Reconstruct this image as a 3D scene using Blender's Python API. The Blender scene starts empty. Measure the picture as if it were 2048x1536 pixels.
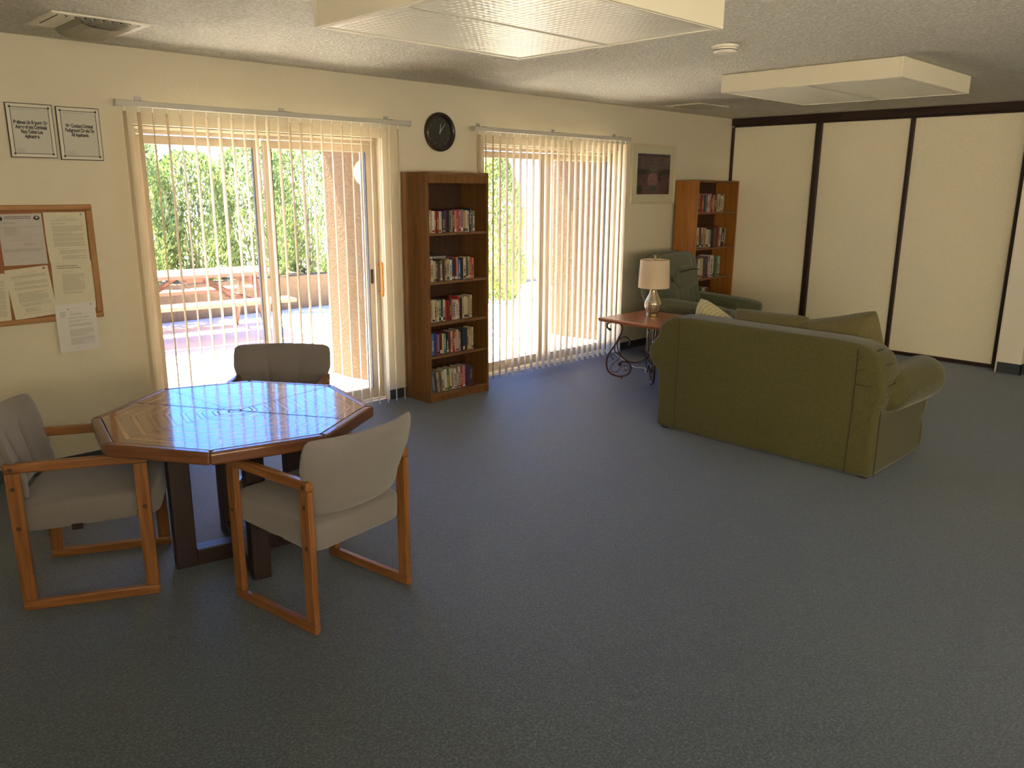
import bpy, bmesh, math, random
from mathutils import Vector, Matrix, noise
random.seed(7)
R = math.radians
sc = bpy.context.scene

# ------------------------------------------------------------------ camera
cam = bpy.data.cameras.new('camera')
cam.sensor_width = 36.0
cam.lens = 1593.37 * 36.0 / 2048.0
cam.clip_start = 0.05
cam.clip_end = 600
camo = bpy.data.objects.new('camera', cam)
bpy.context.collection.objects.link(camo)
YAW, PIT, ROL = R(45.60650564), R(13.8677017), R(0.33572859)
fw = Vector((math.cos(PIT)*math.cos(YAW), math.cos(PIT)*math.sin(YAW), -math.sin(PIT)))
rt = Vector((math.sin(YAW), -math.cos(YAW), 0))
up = rt.cross(fw)
r2 = rt*math.cos(ROL) + up*math.sin(ROL)
u2 = -rt*math.sin(ROL) + up*math.cos(ROL)
camo.matrix_world = Matrix(((r2.x, u2.x, -fw.x, -8.54090281), (r2.y, u2.y, -fw.y, -5.10925332),
                            (r2.z, u2.z, -fw.z, 1.66305595), (0, 0, 0, 1)))
sc.camera = camo

# ------------------------------------------------------------------ sky, sun, exposure
SUN = Vector((-0.12, 0.45, 1.0)).normalized()
w = bpy.data.worlds.new('sky'); sc.world = w; w.use_nodes = True
nt = w.node_tree
for n in list(nt.nodes): nt.nodes.remove(n)
wo = nt.nodes.new('ShaderNodeOutputWorld'); bg = nt.nodes.new('ShaderNodeBackground')
sky = nt.nodes.new('ShaderNodeTexSky'); sky.sky_type = 'NISHITA'; sky.sun_disc = False
sky.sun_elevation = math.asin(SUN.z); sky.sun_rotation = math.atan2(SUN.x, SUN.y)
sky.altitude = 1500; sky.air_density = 1.0; sky.dust_density = 0.6; sky.ozone_density = 1.5
bg.inputs['Strength'].default_value = 0.36
tn = nt.nodes.new('ShaderNodeMix'); tn.data_type = 'RGBA'; tn.blend_type = 'MULTIPLY'; tn.inputs['Factor'].default_value = 1.0
tn.inputs['B'].default_value = (0.40, 0.76, 1.46, 1)      # one even tint over the whole sky
nt.links.new(sky.outputs[0], tn.inputs['A']); nt.links.new(tn.outputs['Result'], bg.inputs[0]); nt.links.new(bg.outputs[0], wo.inputs[0])
sl = bpy.data.lights.new('sun', 'SUN'); sl.energy = 26.0; sl.angle = R(0.6); sl.color = (1.0, 0.90, 0.72)
so = bpy.data.objects.new('sun', sl); bpy.context.collection.objects.link(so)
so.rotation_euler = SUN.to_track_quat('Z', 'Y').to_euler(); so.location = (-3, 8, 12)
sc.view_settings.view_transform = 'Standard'
sc.view_settings.look = 'None'
sc.view_settings.gamma = 1.0
sc.view_settings.use_curve_mapping = False
sc.view_settings.exposure = 1.52
sc.cycles.use_denoising = True
sc.cycles.max_bounces = 14; sc.cycles.diffuse_bounces = 9; sc.cycles.transparent_max_bounces = 24
sc.cycles.transmission_bounces = 8; sc.cycles.glossy_bounces = 4
sc.cycles.sample_clamp_indirect = 12.0
sc.cycles.caustics_reflective = False; sc.cycles.caustics_refractive = False
# sampling portals for the daylight that comes through the two glass doors (they emit nothing)
for nm, x0, x1 in (('door_portal', -6.69, -4.91), ('door_portal', -3.88, -2.05)):
    pl = bpy.data.lights.new(nm, 'AREA'); pl.shape = 'RECTANGLE'; pl.size = x1-x0; pl.size_y = 2.0
    pl.cycles.is_portal = True
    po = bpy.data.objects.new(nm, pl); bpy.context.collection.objects.link(po)
    po.location = ((x0+x1)/2, 0.17, 1.0); po.rotation_euler = (R(-90), 0, 0)

# added fill lights at two invented openings in the wall behind the viewer
WB = ((-8.3, -5.3), (-4.3, -1.3))
for x0, x1 in WB:
    al = bpy.data.lights.new('rear_fill_light', 'AREA'); al.shape = 'RECTANGLE'; al.size = x1-x0-0.1; al.size_y = 1.15; al.energy = 32; al.color = (1.0, 0.87, 0.66)
    ao = bpy.data.objects.new('rear_fill_light', al); bpy.context.collection.objects.link(ao)
    ao.location = ((x0+x1)/2, -8.62, 1.50); ao.rotation_euler = (R(145), 0, 0)      # tilted up to brighten the ceiling

al = bpy.data.lights.new('side_fill_light', 'AREA'); al.shape = 'RECTANGLE'; al.size = 2.6; al.size_y = 1.15; al.energy = 200; al.color = (1.0, 0.88, 0.68)  # added fill light at an invented side opening, brightens partition and ceiling
ao = bpy.data.objects.new('side_fill_light', al); bpy.context.collection.objects.link(ao)
ao.location = (-9.64, -6.9, 1.5); ao.rotation_euler = (R(148), 0, R(-90))

# ------------------------------------------------------------------ materials
def newmat(name):
    m = bpy.data.materials.new(name); m.use_nodes = True
    n = m.node_tree.nodes; l = m.node_tree.links
    return m, n, l, n['Principled BSDF']

def setp(b, **k):
    for a, v in k.items():
        b.inputs[a.replace('_', ' ')].default_value = v

def plain(name, c, rough=0.6, metal=0.0, spec=0.5, bump=0.0, bscale=200, var=0.0, vscale=30, coat=0.0, sheen=0.0):
    m, n, l, b = newmat(name)
    setp(b, Base_Color=(*c, 1), Roughness=rough, Metallic=metal, Specular_IOR_Level=spec, Coat_Weight=coat, Sheen_Weight=sheen)
    if bump or var:
        tc = n.new('ShaderNodeTexCoord')
    if var:
        t = n.new('ShaderNodeTexNoise'); t.inputs['Scale'].default_value = vscale; t.inputs['Detail'].default_value = 4
        l.new(tc.outputs['Object'], t.inputs['Vector'])
        r = n.new('ShaderNodeValToRGB')
        r.color_ramp.elements[0].position = 0.3; r.color_ramp.elements[1].position = 0.7
        r.color_ramp.elements[0].color = (*[x*(1-var) for x in c], 1)
        r.color_ramp.elements[1].color = (*[min(1, x*(1+var)) for x in c], 1)
        l.new(t.outputs[0], r.inputs[0]); l.new(r.outputs[0], b.inputs['Base Color'])
    if bump:
        t = n.new('ShaderNodeTexNoise'); t.inputs['Scale'].default_value = bscale; t.inputs['Detail'].default_value = 3
        l.new(tc.outputs['Object'], t.inputs['Vector'])
        bp = n.new('ShaderNodeBump'); bp.inputs['Strength'].default_value = bump; bp.inputs['Distance'].default_value = 0.01
        l.new(t.outputs[0], bp.inputs['Height']); l.new(bp.outputs[0], b.inputs['Normal'])
    return m

def wood(name, c1, c2, axis='x', rough=0.4, scale=1.0, coat=0.0, spec=0.5):
    m, n, l, b = newmat(name)
    tc = n.new('ShaderNodeTexCoord'); mp = n.new('ShaderNodeMapping')
    s = {'x': (3, 45, 45), 'y': (45, 3, 45), 'z': (45, 45, 3)}[axis]
    mp.inputs['Scale'].default_value = [v*scale for v in s]
    l.new(tc.outputs['Object'], mp.inputs['Vector'])
    t = n.new('ShaderNodeTexNoise'); t.inputs['Scale'].default_value = 1.0; t.inputs['Detail'].default_value = 6; t.inputs['Distortion'].default_value = 0.6
    l.new(mp.outputs[0], t.inputs['Vector'])
    r = n.new('ShaderNodeValToRGB')
    r.color_ramp.elements[0].position = 0.32; r.color_ramp.elements[0].color = (*c2, 1)
    r.color_ramp.elements[1].position = 0.62; r.color_ramp.elements[1].color = (*c1, 1)
    l.new(t.outputs[0], r.inputs[0]); l.new(r.outputs[0], b.inputs['Base Color'])
    setp(b, Roughness=rough, Coat_Weight=coat, Specular_IOR_Level=spec)
    bp = n.new('ShaderNodeBump'); bp.inputs['Strength'].default_value = 0.08; bp.inputs['Distance'].default_value = 0.003
    l.new(t.outputs[0], bp.inputs['Height']); l.new(bp.outputs[0], b.inputs['Normal'])
    return m

def ribbed(name, c, axis='z', n_per_m=220, depth=0.25, rough=0.9, var=0.25, vscale=120):
    """corduroy-like upholstery: fine wales plus colour mottling"""
    m, n, l, b = newmat(name)
    tc = n.new('ShaderNodeTexCoord')
    wv = n.new('ShaderNodeTexWave'); wv.bands_direction = axis.upper(); wv.inputs['Scale'].default_value = n_per_m*0.314
    wv.inputs['Distortion'].default_value = 0.6; wv.inputs['Detail'].default_value = 1.5
    l.new(tc.outputs['Object'], wv.inputs['Vector'])
    t = n.new('ShaderNodeTexNoise'); t.inputs['Scale'].default_value = vscale; t.inputs['Detail'].default_value = 5
    l.new(tc.outputs['Object'], t.inputs['Vector'])
    mx = n.new('ShaderNodeMath'); mx.operation = 'MULTIPLY_ADD'; mx.inputs[1].default_value = 0.35
    l.new(wv.outputs['Fac'], mx.inputs[0]); l.new(t.outputs[0], mx.inputs[2])
    r = n.new('ShaderNodeValToRGB')
    r.color_ramp.elements[0].position = 0.4; r.color_ramp.elements[1].position = 0.95
    r.color_ramp.elements[0].color = (*[x*(1-var) for x in c], 1)
    r.color_ramp.elements[1].color = (*[min(1, x*(1+var)) for x in c], 1)
    l.new(mx.outputs[0], r.inputs[0]); l.new(r.outputs[0], b.inputs['Base Color'])
    bp = n.new('ShaderNodeBump'); bp.inputs['Strength'].default_value = depth; bp.inputs['Distance'].default_value = 0.004
    l.new(mx.outputs[0], bp.inputs['Height']); l.new(bp.outputs[0], b.inputs['Normal'])
    setp(b, Roughness=rough, Specular_IOR_Level=0.2, Sheen_Weight=0.25, Sheen_Roughness=0.4)
    return m

def carpet_mat():
    m, n, l, b = newmat('carpet')
    tc = n.new('ShaderNodeTexCoord')
    t = n.new('ShaderNodeTexNoise'); t.inputs['Scale'].default_value = 120; t.inputs['Detail'].default_value = 8; t.inputs['Roughness'].default_value = 0.75
    l.new(tc.outputs['Object'], t.inputs['Vector'])
    t2 = n.new('ShaderNodeTexNoise'); t2.inputs['Scale'].default_value = 1.1; t2.inputs['Detail'].default_value = 3
    l.new(tc.outputs['Object'], t2.inputs['Vector'])
    r = n.new('ShaderNodeValToRGB')
    e = r.color_ramp.elements
    e[0].position = 0.38; e[0].color = (0.006, 0.010, 0.012, 1)
    e[1].position = 0.64; e[1].color = (0.105, 0.140, 0.158, 1)
    k = e.new(0.5); k.color = (0.027, 0.039, 0.047, 1)
    l.new(t.outputs[0], r.inputs[0])
    mx = n.new('ShaderNodeMix'); mx.data_type = 'RGBA'; mx.blend_type = 'MULTIPLY'
    r2_ = n.new('ShaderNodeValToRGB')
    r2_.color_ramp.elements[0].position = 0.3; r2_.color_ramp.elements[0].color = (0.86, 0.87, 0.88, 1)
    r2_.color_ramp.elements[1].position = 0.7; r2_.color_ramp.elements[1].color = (1.06, 1.05, 1.04, 1)
    l.new(t2.outputs[0], r2_.inputs[0])
    mx.inputs['Factor'].default_value = 1.0
    l.new(r.outputs[0], mx.inputs['A']); l.new(r2_.outputs[0], mx.inputs['B'])
    l.new(mx.outputs['Result'], b.inputs['Base Color'])
    bp = n.new('ShaderNodeBump'); bp.inputs['Strength'].default_value = 0.55; bp.inputs['Distance'].default_value = 0.006
    l.new(t.outputs[0], bp.inputs['Height']); l.new(bp.outputs[0], b.inputs['Normal'])
    setp(b, Roughness=0.52, Specular_IOR_Level=0.6, Sheen_Weight=0.4, Sheen_Roughness=0.35)
    b.inputs['Sheen Tint'].default_value = (0.7, 0.8, 1.0, 1)
    return m

def popcorn_mat():
    m, n, l, b = newmat('popcorn_plaster')
    tc = n.new('ShaderNodeTexCoord')
    t = n.new('ShaderNodeTexNoise'); t.inputs['Scale'].default_value = 55; t.inputs['Detail'].default_value = 4; t.inputs['Roughness'].default_value = 0.55
    l.new(tc.outputs['Object'], t.inputs['Vector'])
    r = n.new('ShaderNodeValToRGB'); e = r.color_ramp.elements
    e[0].position = 0.42; e[0].color = (0, 0, 0, 1); e[1].position = 0.62; e[1].color = (1, 1, 1, 1)
    l.new(t.outputs[0], r.inputs[0])
    bp = n.new('ShaderNodeBump'); bp.inputs['Strength'].default_value = 1.0; bp.inputs['Distance'].default_value = 0.012
    l.new(r.outputs[0], bp.inputs['Height']); l.new(bp.outputs[0], b.inputs['Normal'])
    rc_ = n.new('ShaderNodeValToRGB'); e = rc_.color_ramp.elements
    e[0].position = 0.36; e[0].color = (0.72, 0.69, 0.61, 1); e[1].position = 0.60; e[1].color = (0.93, 0.91, 0.84, 1)
    l.new(t.outputs[0], rc_.inputs[0]); l.new(rc_.outputs[0], b.inputs['Base Color'])
    setp(b, Roughness=0.9, Specular_IOR_Level=0.15)
    return m

def glass_mat():
    m = bpy.data.materials.new('window_glass'); m.use_nodes = True
    n = m.node_tree.nodes; l = m.node_tree.links
    n.remove(n['Principled BSDF'])
    tr = n.new('ShaderNodeBsdfTransparent'); tr.inputs[0].default_value = (0.95, 0.96, 0.95, 1)
    gl = n.new('ShaderNodeBsdfGlossy'); gl.inputs['Roughness'].default_value = 0.02
    fr = n.new('ShaderNodeFresnel'); fr.inputs[0].default_value = 1.45
    mx = n.new('ShaderNodeMixShader')
    ge = n.new('ShaderNodeNewGeometry'); mm = n.new('ShaderNodeMath'); mm.operation = 'SUBTRACT'; mm.inputs[0].default_value = 1.0
    m2 = n.new('ShaderNodeMath'); m2.operation = 'MULTIPLY'
    l.new(ge.outputs['Backfacing'], mm.inputs[1]); l.new(fr.outputs[0], m2.inputs[0]); l.new(mm.outputs[0], m2.inputs[1])
    l.new(m2.outputs[0], mx.inputs[0]); l.new(tr.outputs[0], mx.inputs[1]); l.new(gl.outputs[0], mx.inputs[2])
    l.new(mx.outputs[0], n['Material Output'].inputs[0])
    return m

def translucent(name, c, fac=0.4, rough=0.5):
    m = bpy.data.materials.new(name); m.use_nodes = True
    n = m.node_tree.nodes; l = m.node_tree.links
    b = n['Principled BSDF']; setp(b, Base_Color=(*c, 1), Roughness=rough, Specular_IOR_Level=0.3)
    t = n.new('ShaderNodeBsdfTranslucent'); t.inputs[0].default_value = (*c, 1)
    mx = n.new('ShaderNodeMixShader'); mx.inputs[0].default_value = fac
    l.new(b.outputs[0], mx.inputs[1]); l.new(t.outputs[0], mx.inputs[2]); l.new(mx.outputs[0], n['Material Output'].inputs[0])
    return m

def diffuser_mat():
    m, n, l, b = newmat('prismatic_diffuser')
    tc = n.new('ShaderNodeTexCoord')
    outs = []
    for ax in 'XY':
        wv = n.new('ShaderNodeTexWave'); wv.bands_direction = ax; wv.inputs['Scale'].default_value = 9.0; wv.inputs['Distortion'].default_value = 0
        l.new(tc.outputs['Object'], wv.inputs['Vector']); outs.append(wv)
    mx = n.new('ShaderNodeMath'); mx.operation = 'MULTIPLY'
    l.new(outs[0].outputs['Fac'], mx.inputs[0]); l.new(outs[1].outputs['Fac'], mx.inputs[1])
    bp = n.new('ShaderNodeBump'); bp.inputs['Strength'].default_value = 0.35; bp.inputs['Distance'].default_value = 0.006
    l.new(mx.outputs[0], bp.inputs['Height']); l.new(bp.outputs[0], b.inputs['Normal'])
    r = n.new('ShaderNodeValToRGB'); e = r.color_ramp.elements
    e[0].color = (0.84, 0.82, 0.72, 1); e[1].color = (0.95, 0.94, 0.86, 1); e[1].position = 0.3
    l.new(mx.outputs[0], r.inputs[0]); l.new(r.outputs[0], b.inputs['Base Color'])
    setp(b, Roughness=0.28, Specular_IOR_Level=0.8)
    return m

M = {}
M['carpet'] = carpet_mat()
M['ceiling'] = popcorn_mat()
M['wall'] = plain('cream_wall_paint', (0.66, 0.61, 0.48), 0.75, bump=0.12, bscale=90, spec=0.25)
M['wallwhite'] = plain('pale_wall_paint', (0.82, 0.77, 0.66), 0.75, bump=0.12, bscale=90, spec=0.25)
M['panel'] = plain('vinyl_panel', (0.90, 0.83, 0.64), 0.7, bump=0.25, bscale=260, spec=0.2, var=0.05, vscale=90)
M['darkwood'] = wood('dark_brown_trim', (0.035, 0.016, 0.009), (0.016, 0.007, 0.004), 'z', 0.45)
M['darkwoody'] = wood('dark_brown_trim_long', (0.035, 0.016, 0.009), (0.016, 0.007, 0.004), 'y', 0.45)
M['cove'] = plain('dark_rubber_base', (0.035, 0.042, 0.05), 0.5)
M['glass'] = glass_mat()
M['alu'] = plain('bronze_beige_aluminium', (0.55, 0.47, 0.36), 0.45, 0.3)
M['alugrey'] = plain('grey_aluminium', (0.45, 0.44, 0.41), 0.4, 0.5)
M['gasket'] = plain('black_gasket', (0.03, 0.03, 0.03), 0.6)
M['rail'] = plain('painted_headrail', (0.50, 0.49, 0.44), 0.4)
M['vane'] = translucent('cream_vane', (0.78, 0.70, 0.55), 0.32)
M['vclip'] = plain('white_plastic_clip', (0.8, 0.78, 0.7), 0.4)
M['oakx'] = wood('oak_x', (0.25, 0.105, 0.032), (0.14, 0.05, 0.013), 'x', 0.35, coat=0.15)
M['oaky'] = wood('oak_y', (0.25, 0.105, 0.032), (0.14, 0.05, 0.013), 'y', 0.35, coat=0.15)
M['oakz'] = wood('oak_z', (0.25, 0.105, 0.032), (0.14, 0.05, 0.013), 'z', 0.35, coat=0.15)
M['plug'] = plain('dark_wood_plug', (0.05, 0.02, 0.01), 0.5)
M['chairfab'] = plain('taupe_woven_fabric', (0.175, 0.158, 0.155), 0.95, bump=0.3, bscale=900, var=0.14, vscale=420, spec=0.1, sheen=0.3)
M['pedestal'] = wood('dark_stained_pedestal', (0.022, 0.008, 0.007), (0.012, 0.005, 0.005), 'z', 0.45)
M['sofa'] = ribbed('olive_chenille', (0.085, 0.078, 0.028), 'y', 260, 0.3)
M['sofaseam'] = plain('dark_olive_seam', (0.035, 0.03, 0.012), 0.9)
M['cord'] = ribbed('pale_wide_wale', (0.46, 0.41, 0.24), 'x', 30, 0.9)
M['recl'] = ribbed('sage_green_corduroy', (0.125, 0.135, 0.085), 'x', 240, 0.35, var=0.18)
M['recldark'] = plain('dark_sage_seam', (0.03, 0.032, 0.02), 0.9)  # dark sage of the recliner seams
M['bcase'] = wood('bookcase_oak_veneer', (0.19, 0.085, 0.022), (0.115, 0.048, 0.012), 'z', 0.4)
M['bcasex'] = wood('bookcase_oak_shelf', (0.20, 0.10, 0.045), (0.13, 0.06, 0.022), 'x', 0.45)
M['bback'] = wood('bookcase_back', (0.055, 0.022, 0.008), (0.035, 0.013, 0.004), 'z', 0.5)
M['bcase2'] = wood('orange_oak_veneer', (0.40, 0.165, 0.028), (0.28, 0.105, 0.016), 'z', 0.4)
M['bshelf2'] = wood('orange_oak_shelf', (0.24, 0.10, 0.035), (0.15, 0.06, 0.018), 'x', 0.45)
M['cherry'] = wood('cherry_top', (0.42, 0.155, 0.070), (0.32, 0.105, 0.045), 'x', 0.28, coat=0.3)
M['iron'] = plain('bronzed_iron', (0.075, 0.035, 0.028), 0.38, 0.6, bump=0.1)
M['shade'] = translucent('linen_lampshade', (0.78, 0.66, 0.50), 0.25, 0.9)
M['mercury'] = plain('mercury_glass', (0.62, 0.56, 0.42), 0.18, 0.7, var=0.25, vscale=60)
M['brass'] = plain('antique_brass', (0.55, 0.42, 0.22), 0.3, 0.9)
M['lamphouse'] = plain('painted_fixture_housing', (0.72, 0.67, 0.53), 0.6)
M['diff'] = diffuser_mat()
M['white'] = plain('white_plastic', (0.78, 0.74, 0.64), 0.45)
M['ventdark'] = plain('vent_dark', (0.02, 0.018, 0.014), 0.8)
M['deflect'] = translucent('clear_grey_deflector', (0.45, 0.43, 0.33), 0.4, 0.25)
M['black'] = plain('black_satin', (0.012, 0.011, 0.010), 0.4)
M['clockrim'] = plain('dark_bronze_rim', (0.05, 0.036, 0.026), 0.3, 0.4)
M['clockface'] = plain('black_clock_face', (0.028, 0.026, 0.022), 0.35)
M['hand'] = plain('pale_hand', (0.75, 0.72, 0.62), 0.4)
M['plaque'] = plain('silver_grey_plaque', (0.50, 0.49, 0.43), 0.35, spec=0.5)
M['plaqueb'] = plain('plaque_border', (0.62, 0.59, 0.50), 0.35)
M['ink'] = plain('black_ink', (0.02, 0.02, 0.018), 0.6)
M['greyink'] = plain('grey_ink', (0.20, 0.19, 0.17), 0.7)
M['frameoak'] = wood('board_oak', (0.40, 0.20, 0.065), (0.27, 0.125, 0.035), 'x', 0.45)
M['frameoakz'] = wood('board_oak_z', (0.40, 0.20, 0.065), (0.27, 0.125, 0.035), 'z', 0.45)
M['cork'] = plain('cork', (0.30, 0.13, 0.055), 0.9, bump=0.3, bscale=300, var=0.3, vscale=200)
M['paperw'] = plain('white_paper', (0.66, 0.64, 0.64), 0.8)
M['paperc'] = plain('cream_paper', (0.64, 0.60, 0.46), 0.8)
M['paperg'] = plain('grey_paper', (0.52, 0.48, 0.46), 0.8)
M['red'] = plain('red_pin', (0.35, 0.02, 0.015), 0.4)
M['picframe'] = plain('ivory_frame', (0.60, 0.53, 0.38), 0.5)
M['mat'] = plain('picture_mount', (0.56, 0.54, 0.40), 0.8)
M['concrete'] = plain('sunlit_concrete', (0.80, 0.74, 0.65), 0.9, bump=0.2, bscale=40, var=0.05, vscale=3, spec=0.2)
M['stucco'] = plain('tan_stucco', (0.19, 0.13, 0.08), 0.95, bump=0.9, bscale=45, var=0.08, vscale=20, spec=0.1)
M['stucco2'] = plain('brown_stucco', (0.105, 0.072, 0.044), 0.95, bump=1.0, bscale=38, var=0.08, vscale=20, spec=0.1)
M['redwood'] = wood('weathered_redwood', (0.30, 0.155, 0.11), (0.20, 0.10, 0.075), 'x', 0.8)
M['redwoody'] = wood('weathered_redwood_y', (0.27, 0.13, 0.095), (0.18, 0.085, 0.06), 'y', 0.8)
M['soil'] = plain('dry_ground', (0.28, 0.23, 0.18), 1.0, var=0.2, vscale=4)
M['leafa'] = translucent('leaf_bright', (0.27, 0.36, 0.12), 0.45, 0.6)
M['leafb'] = translucent('leaf_mid', (0.15, 0.22, 0.09), 0.4, 0.6)
M['leafy'] = translucent('leaf_yellow_green', (0.37, 0.43, 0.12), 0.45, 0.6)
M['twig'] = plain('dry_twig', (0.30, 0.24, 0.20), 0.9)
M['disc'] = plain('yellow_disc', (0.85, 0.58, 0.16), 0.5)
M['hill'] = plain('dry_hillside', (0.36, 0.34, 0.33), 1.0, var=0.35, vscale=0.9)
M['housewhite'] = plain('far_house_wall', (0.75, 0.72, 0.68), 0.9)
M['cable'] = plain('white_cable', (0.75, 0.74, 0.72), 0.4)
M['handle'] = plain('honey_wood_handle', (0.62, 0.28, 0.05), 0.35)
M['rooftile'] = plain('eave_paint', (0.50, 0.40, 0.28), 0.9)
M['pillowshade'] = ribbed('olive_cushion', (0.125, 0.105, 0.045), 'x', 240, 0.3)

# ------------------------------------------------------------------ mesh helpers
COL = bpy.context.collection

def link(name, me, parent=None):
    o = bpy.data.objects.new(name, me); COL.objects.link(o)
    if parent is not None: o.parent = parent
    return o

def tag(o, label=None, cat=None, group=None, kind=None):
    if label: o['label'] = label
    if cat: o['category'] = cat
    if group: o['group'] = group
    if kind: o['kind'] = kind
    return o

def empty(name, loc=(0, 0, 0), rz=0, label=None, cat=None, group=None, kind=None):
    o = bpy.data.objects.new(name, None); COL.objects.link(o)
    o.empty_display_size = 0.1
    o.location = loc; o.rotation_euler = (0, 0, rz)
    return tag(o, label, cat, group, kind)

def abox(bm, x0, x1, y0, y1, z0, z1, mi=0, mtx=None):
    co = [(x0, y0, z0), (x1, y0, z0), (x1, y1, z0), (x0, y1, z0), (x0, y0, z1), (x1, y0, z1), (x1, y1, z1), (x0, y1, z1)]
    vs = [bm.verts.new((mtx @ Vector(c)) if mtx else c) for c in co]
    fs = []
    for f in ((0, 3, 2, 1), (4, 5, 6, 7), (0, 1, 5, 4), (1, 2, 6, 5), (2, 3, 7, 6), (3, 0, 4, 7)):
        fc = bm.faces.new([vs[i] for i in f]); fc.material_index = mi; fs.append(fc)
    return fs

def build(name, bm, mats, parent=None, bevel=0, seg=2, smooth=False, sub=0, loc=None, rot=None):
    me = bpy.data.meshes.new(name)
    bmesh.ops.recalc_face_normals(bm, faces=bm.faces[:])
    bm.to_mesh(me); bm.free()
    if not isinstance(mats, (list, tuple)): mats = [mats]
    for m in mats: me.materials.append(m)
    if smooth:
        for p in me.polygons: p.use_smooth = True
    o = link(name, me, parent)
    if bevel:
        b = o.modifiers.new('bevel', 'BEVEL'); b.width = bevel; b.segments = seg; b.limit_method = 'ANGLE'; b.angle_limit = R(40)
        b.harden_normals = False
    if sub:
        s = o.modifiers.new('sub', 'SUBSURF'); s.levels = sub; s.render_levels = sub
    if loc is not None: o.location = loc
    if rot is not None: o.rotation_euler = rot
    return o

def box(name, x0, x1, y0, y1, z0, z1, mat, parent=None, bevel=0, seg=2, **k):
    """box mesh whose object origin sits at its own centre"""
    cx, cy, cz = (x0+x1)/2, (y0+y1)/2, (z0+z1)/2
    bm = bmesh.new(); abox(bm, x0-cx, x1-cx, y0-cy, y1-cy, z0-cz, z1-cz)
    o = build(name, bm, mat, parent, bevel, seg, **k); o.location = (cx, cy, cz)
    return o

def prism(bm, pts, z0, z1, mi=0):
    n = len(pts)
    a = [bm.verts.new((x, y, z0)) for x, y in pts]; b = [bm.verts.new((x, y, z1)) for x, y in pts]
    fs = [bm.faces.new(a[::-1]), bm.faces.new(b)]
    for i in range(n): fs.append(bm.faces.new((a[i], a[(i+1) % n], b[(i+1) % n], b[i])))
    for f in fs: f.material_index = mi
    return fs

def prism_x(bm, pts, x0, x1):
    n = len(pts)
    a = [bm.verts.new((x0, y, z)) for y, z in pts]; b = [bm.verts.new((x1, y, z)) for y, z in pts]
    bm.faces.new(a); bm.faces.new(b[::-1])
    for i in range(n): bm.faces.new((a[i], b[i], b[(i+1) % n], a[(i+1) % n]))

def prism_y(bm, pts, y0, y1):
    n = len(pts)
    a = [bm.verts.new((x, y0, z)) for x, z in pts]; b = [bm.verts.new((x, y1, z)) for x, z in pts]
    bm.faces.new(a); bm.faces.new(b[::-1])
    for i in range(n): bm.faces.new((a[i], b[i], b[(i+1) % n], a[(i+1) % n]))

def lathe(bm, prof, n=32, c=(0, 0), mi=0):
    rings = []
    for r, z in prof:
        rings.append([bm.verts.new((c[0]+r*math.cos(2*math.pi*i/n), c[1]+r*math.sin(2*math.pi*i/n), z)) for i in range(n)])
    for a, b in zip(rings, rings[1:]):
        for i in range(n):
            f = bm.faces.new((a[i], a[(i+1) % n], b[(i+1) % n], b[i])); f.material_index = mi
    for rg, fl in ((rings[0], True), (rings[-1], False)):
        try:
            f = bm.faces.new(rg[::-1] if fl else rg); f.material_index = mi
        except ValueError: pass

def catmull(pts, n=5):
    pts = [Vector(p) for p in pts]; out = []
    P = [pts[0]*2-pts[1]] + pts + [pts[-1]*2-pts[-2]]
    for i in range(1, len(P)-2):
        for k in range(n):
            t = k/n
            out.append(0.5*((2*P[i]) + (-P[i-1]+P[i+1])*t + (2*P[i-1]-5*P[i]+4*P[i+1]-P[i+2])*t*t + (-P[i-1]+3*P[i]-3*P[i+1]+P[i+2])*t**3))
    out.append(pts[-1].copy()); return out

def tube(bm, pts, r, n=8, r1=None, smooth_n=0, mi=0):
    if smooth_n: pts = catmull(pts, smooth_n)
    pts = [Vector(p) for p in pts]; N = len(pts); rings = []; prev = None
    for i, p in enumerate(pts):
        d = (pts[min(i+1, N-1)] - pts[max(i-1, 0)])
        if d.length < 1e-9: d = Vector((0, 0, 1))
        d.normalize()
        if prev is None:
            a = d.orthogonal().normalized()
        else:
            a = prev - d*prev.dot(d)
            a = a.normalized() if a.length > 1e-6 else d.orthogonal().normalized()
        prev = a; b = d.cross(a)
        rr = r if r1 is None else r + (r1-r)*i/(N-1)
        rings.append([bm.verts.new(p + a*rr*math.cos(2*math.pi*k/n) + b*rr*math.sin(2*math.pi*k/n)) for k in range(n)])
    for A, B in zip(rings, rings[1:]):
        for k in range(n):
            f = bm.faces.new((A[k], A[(k+1) % n], B[(k+1) % n], B[k])); f.material_index = mi
    bm.faces.new(rings[0][::-1]).material_index = mi; bm.faces.new(rings[-1]).material_index = mi

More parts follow.
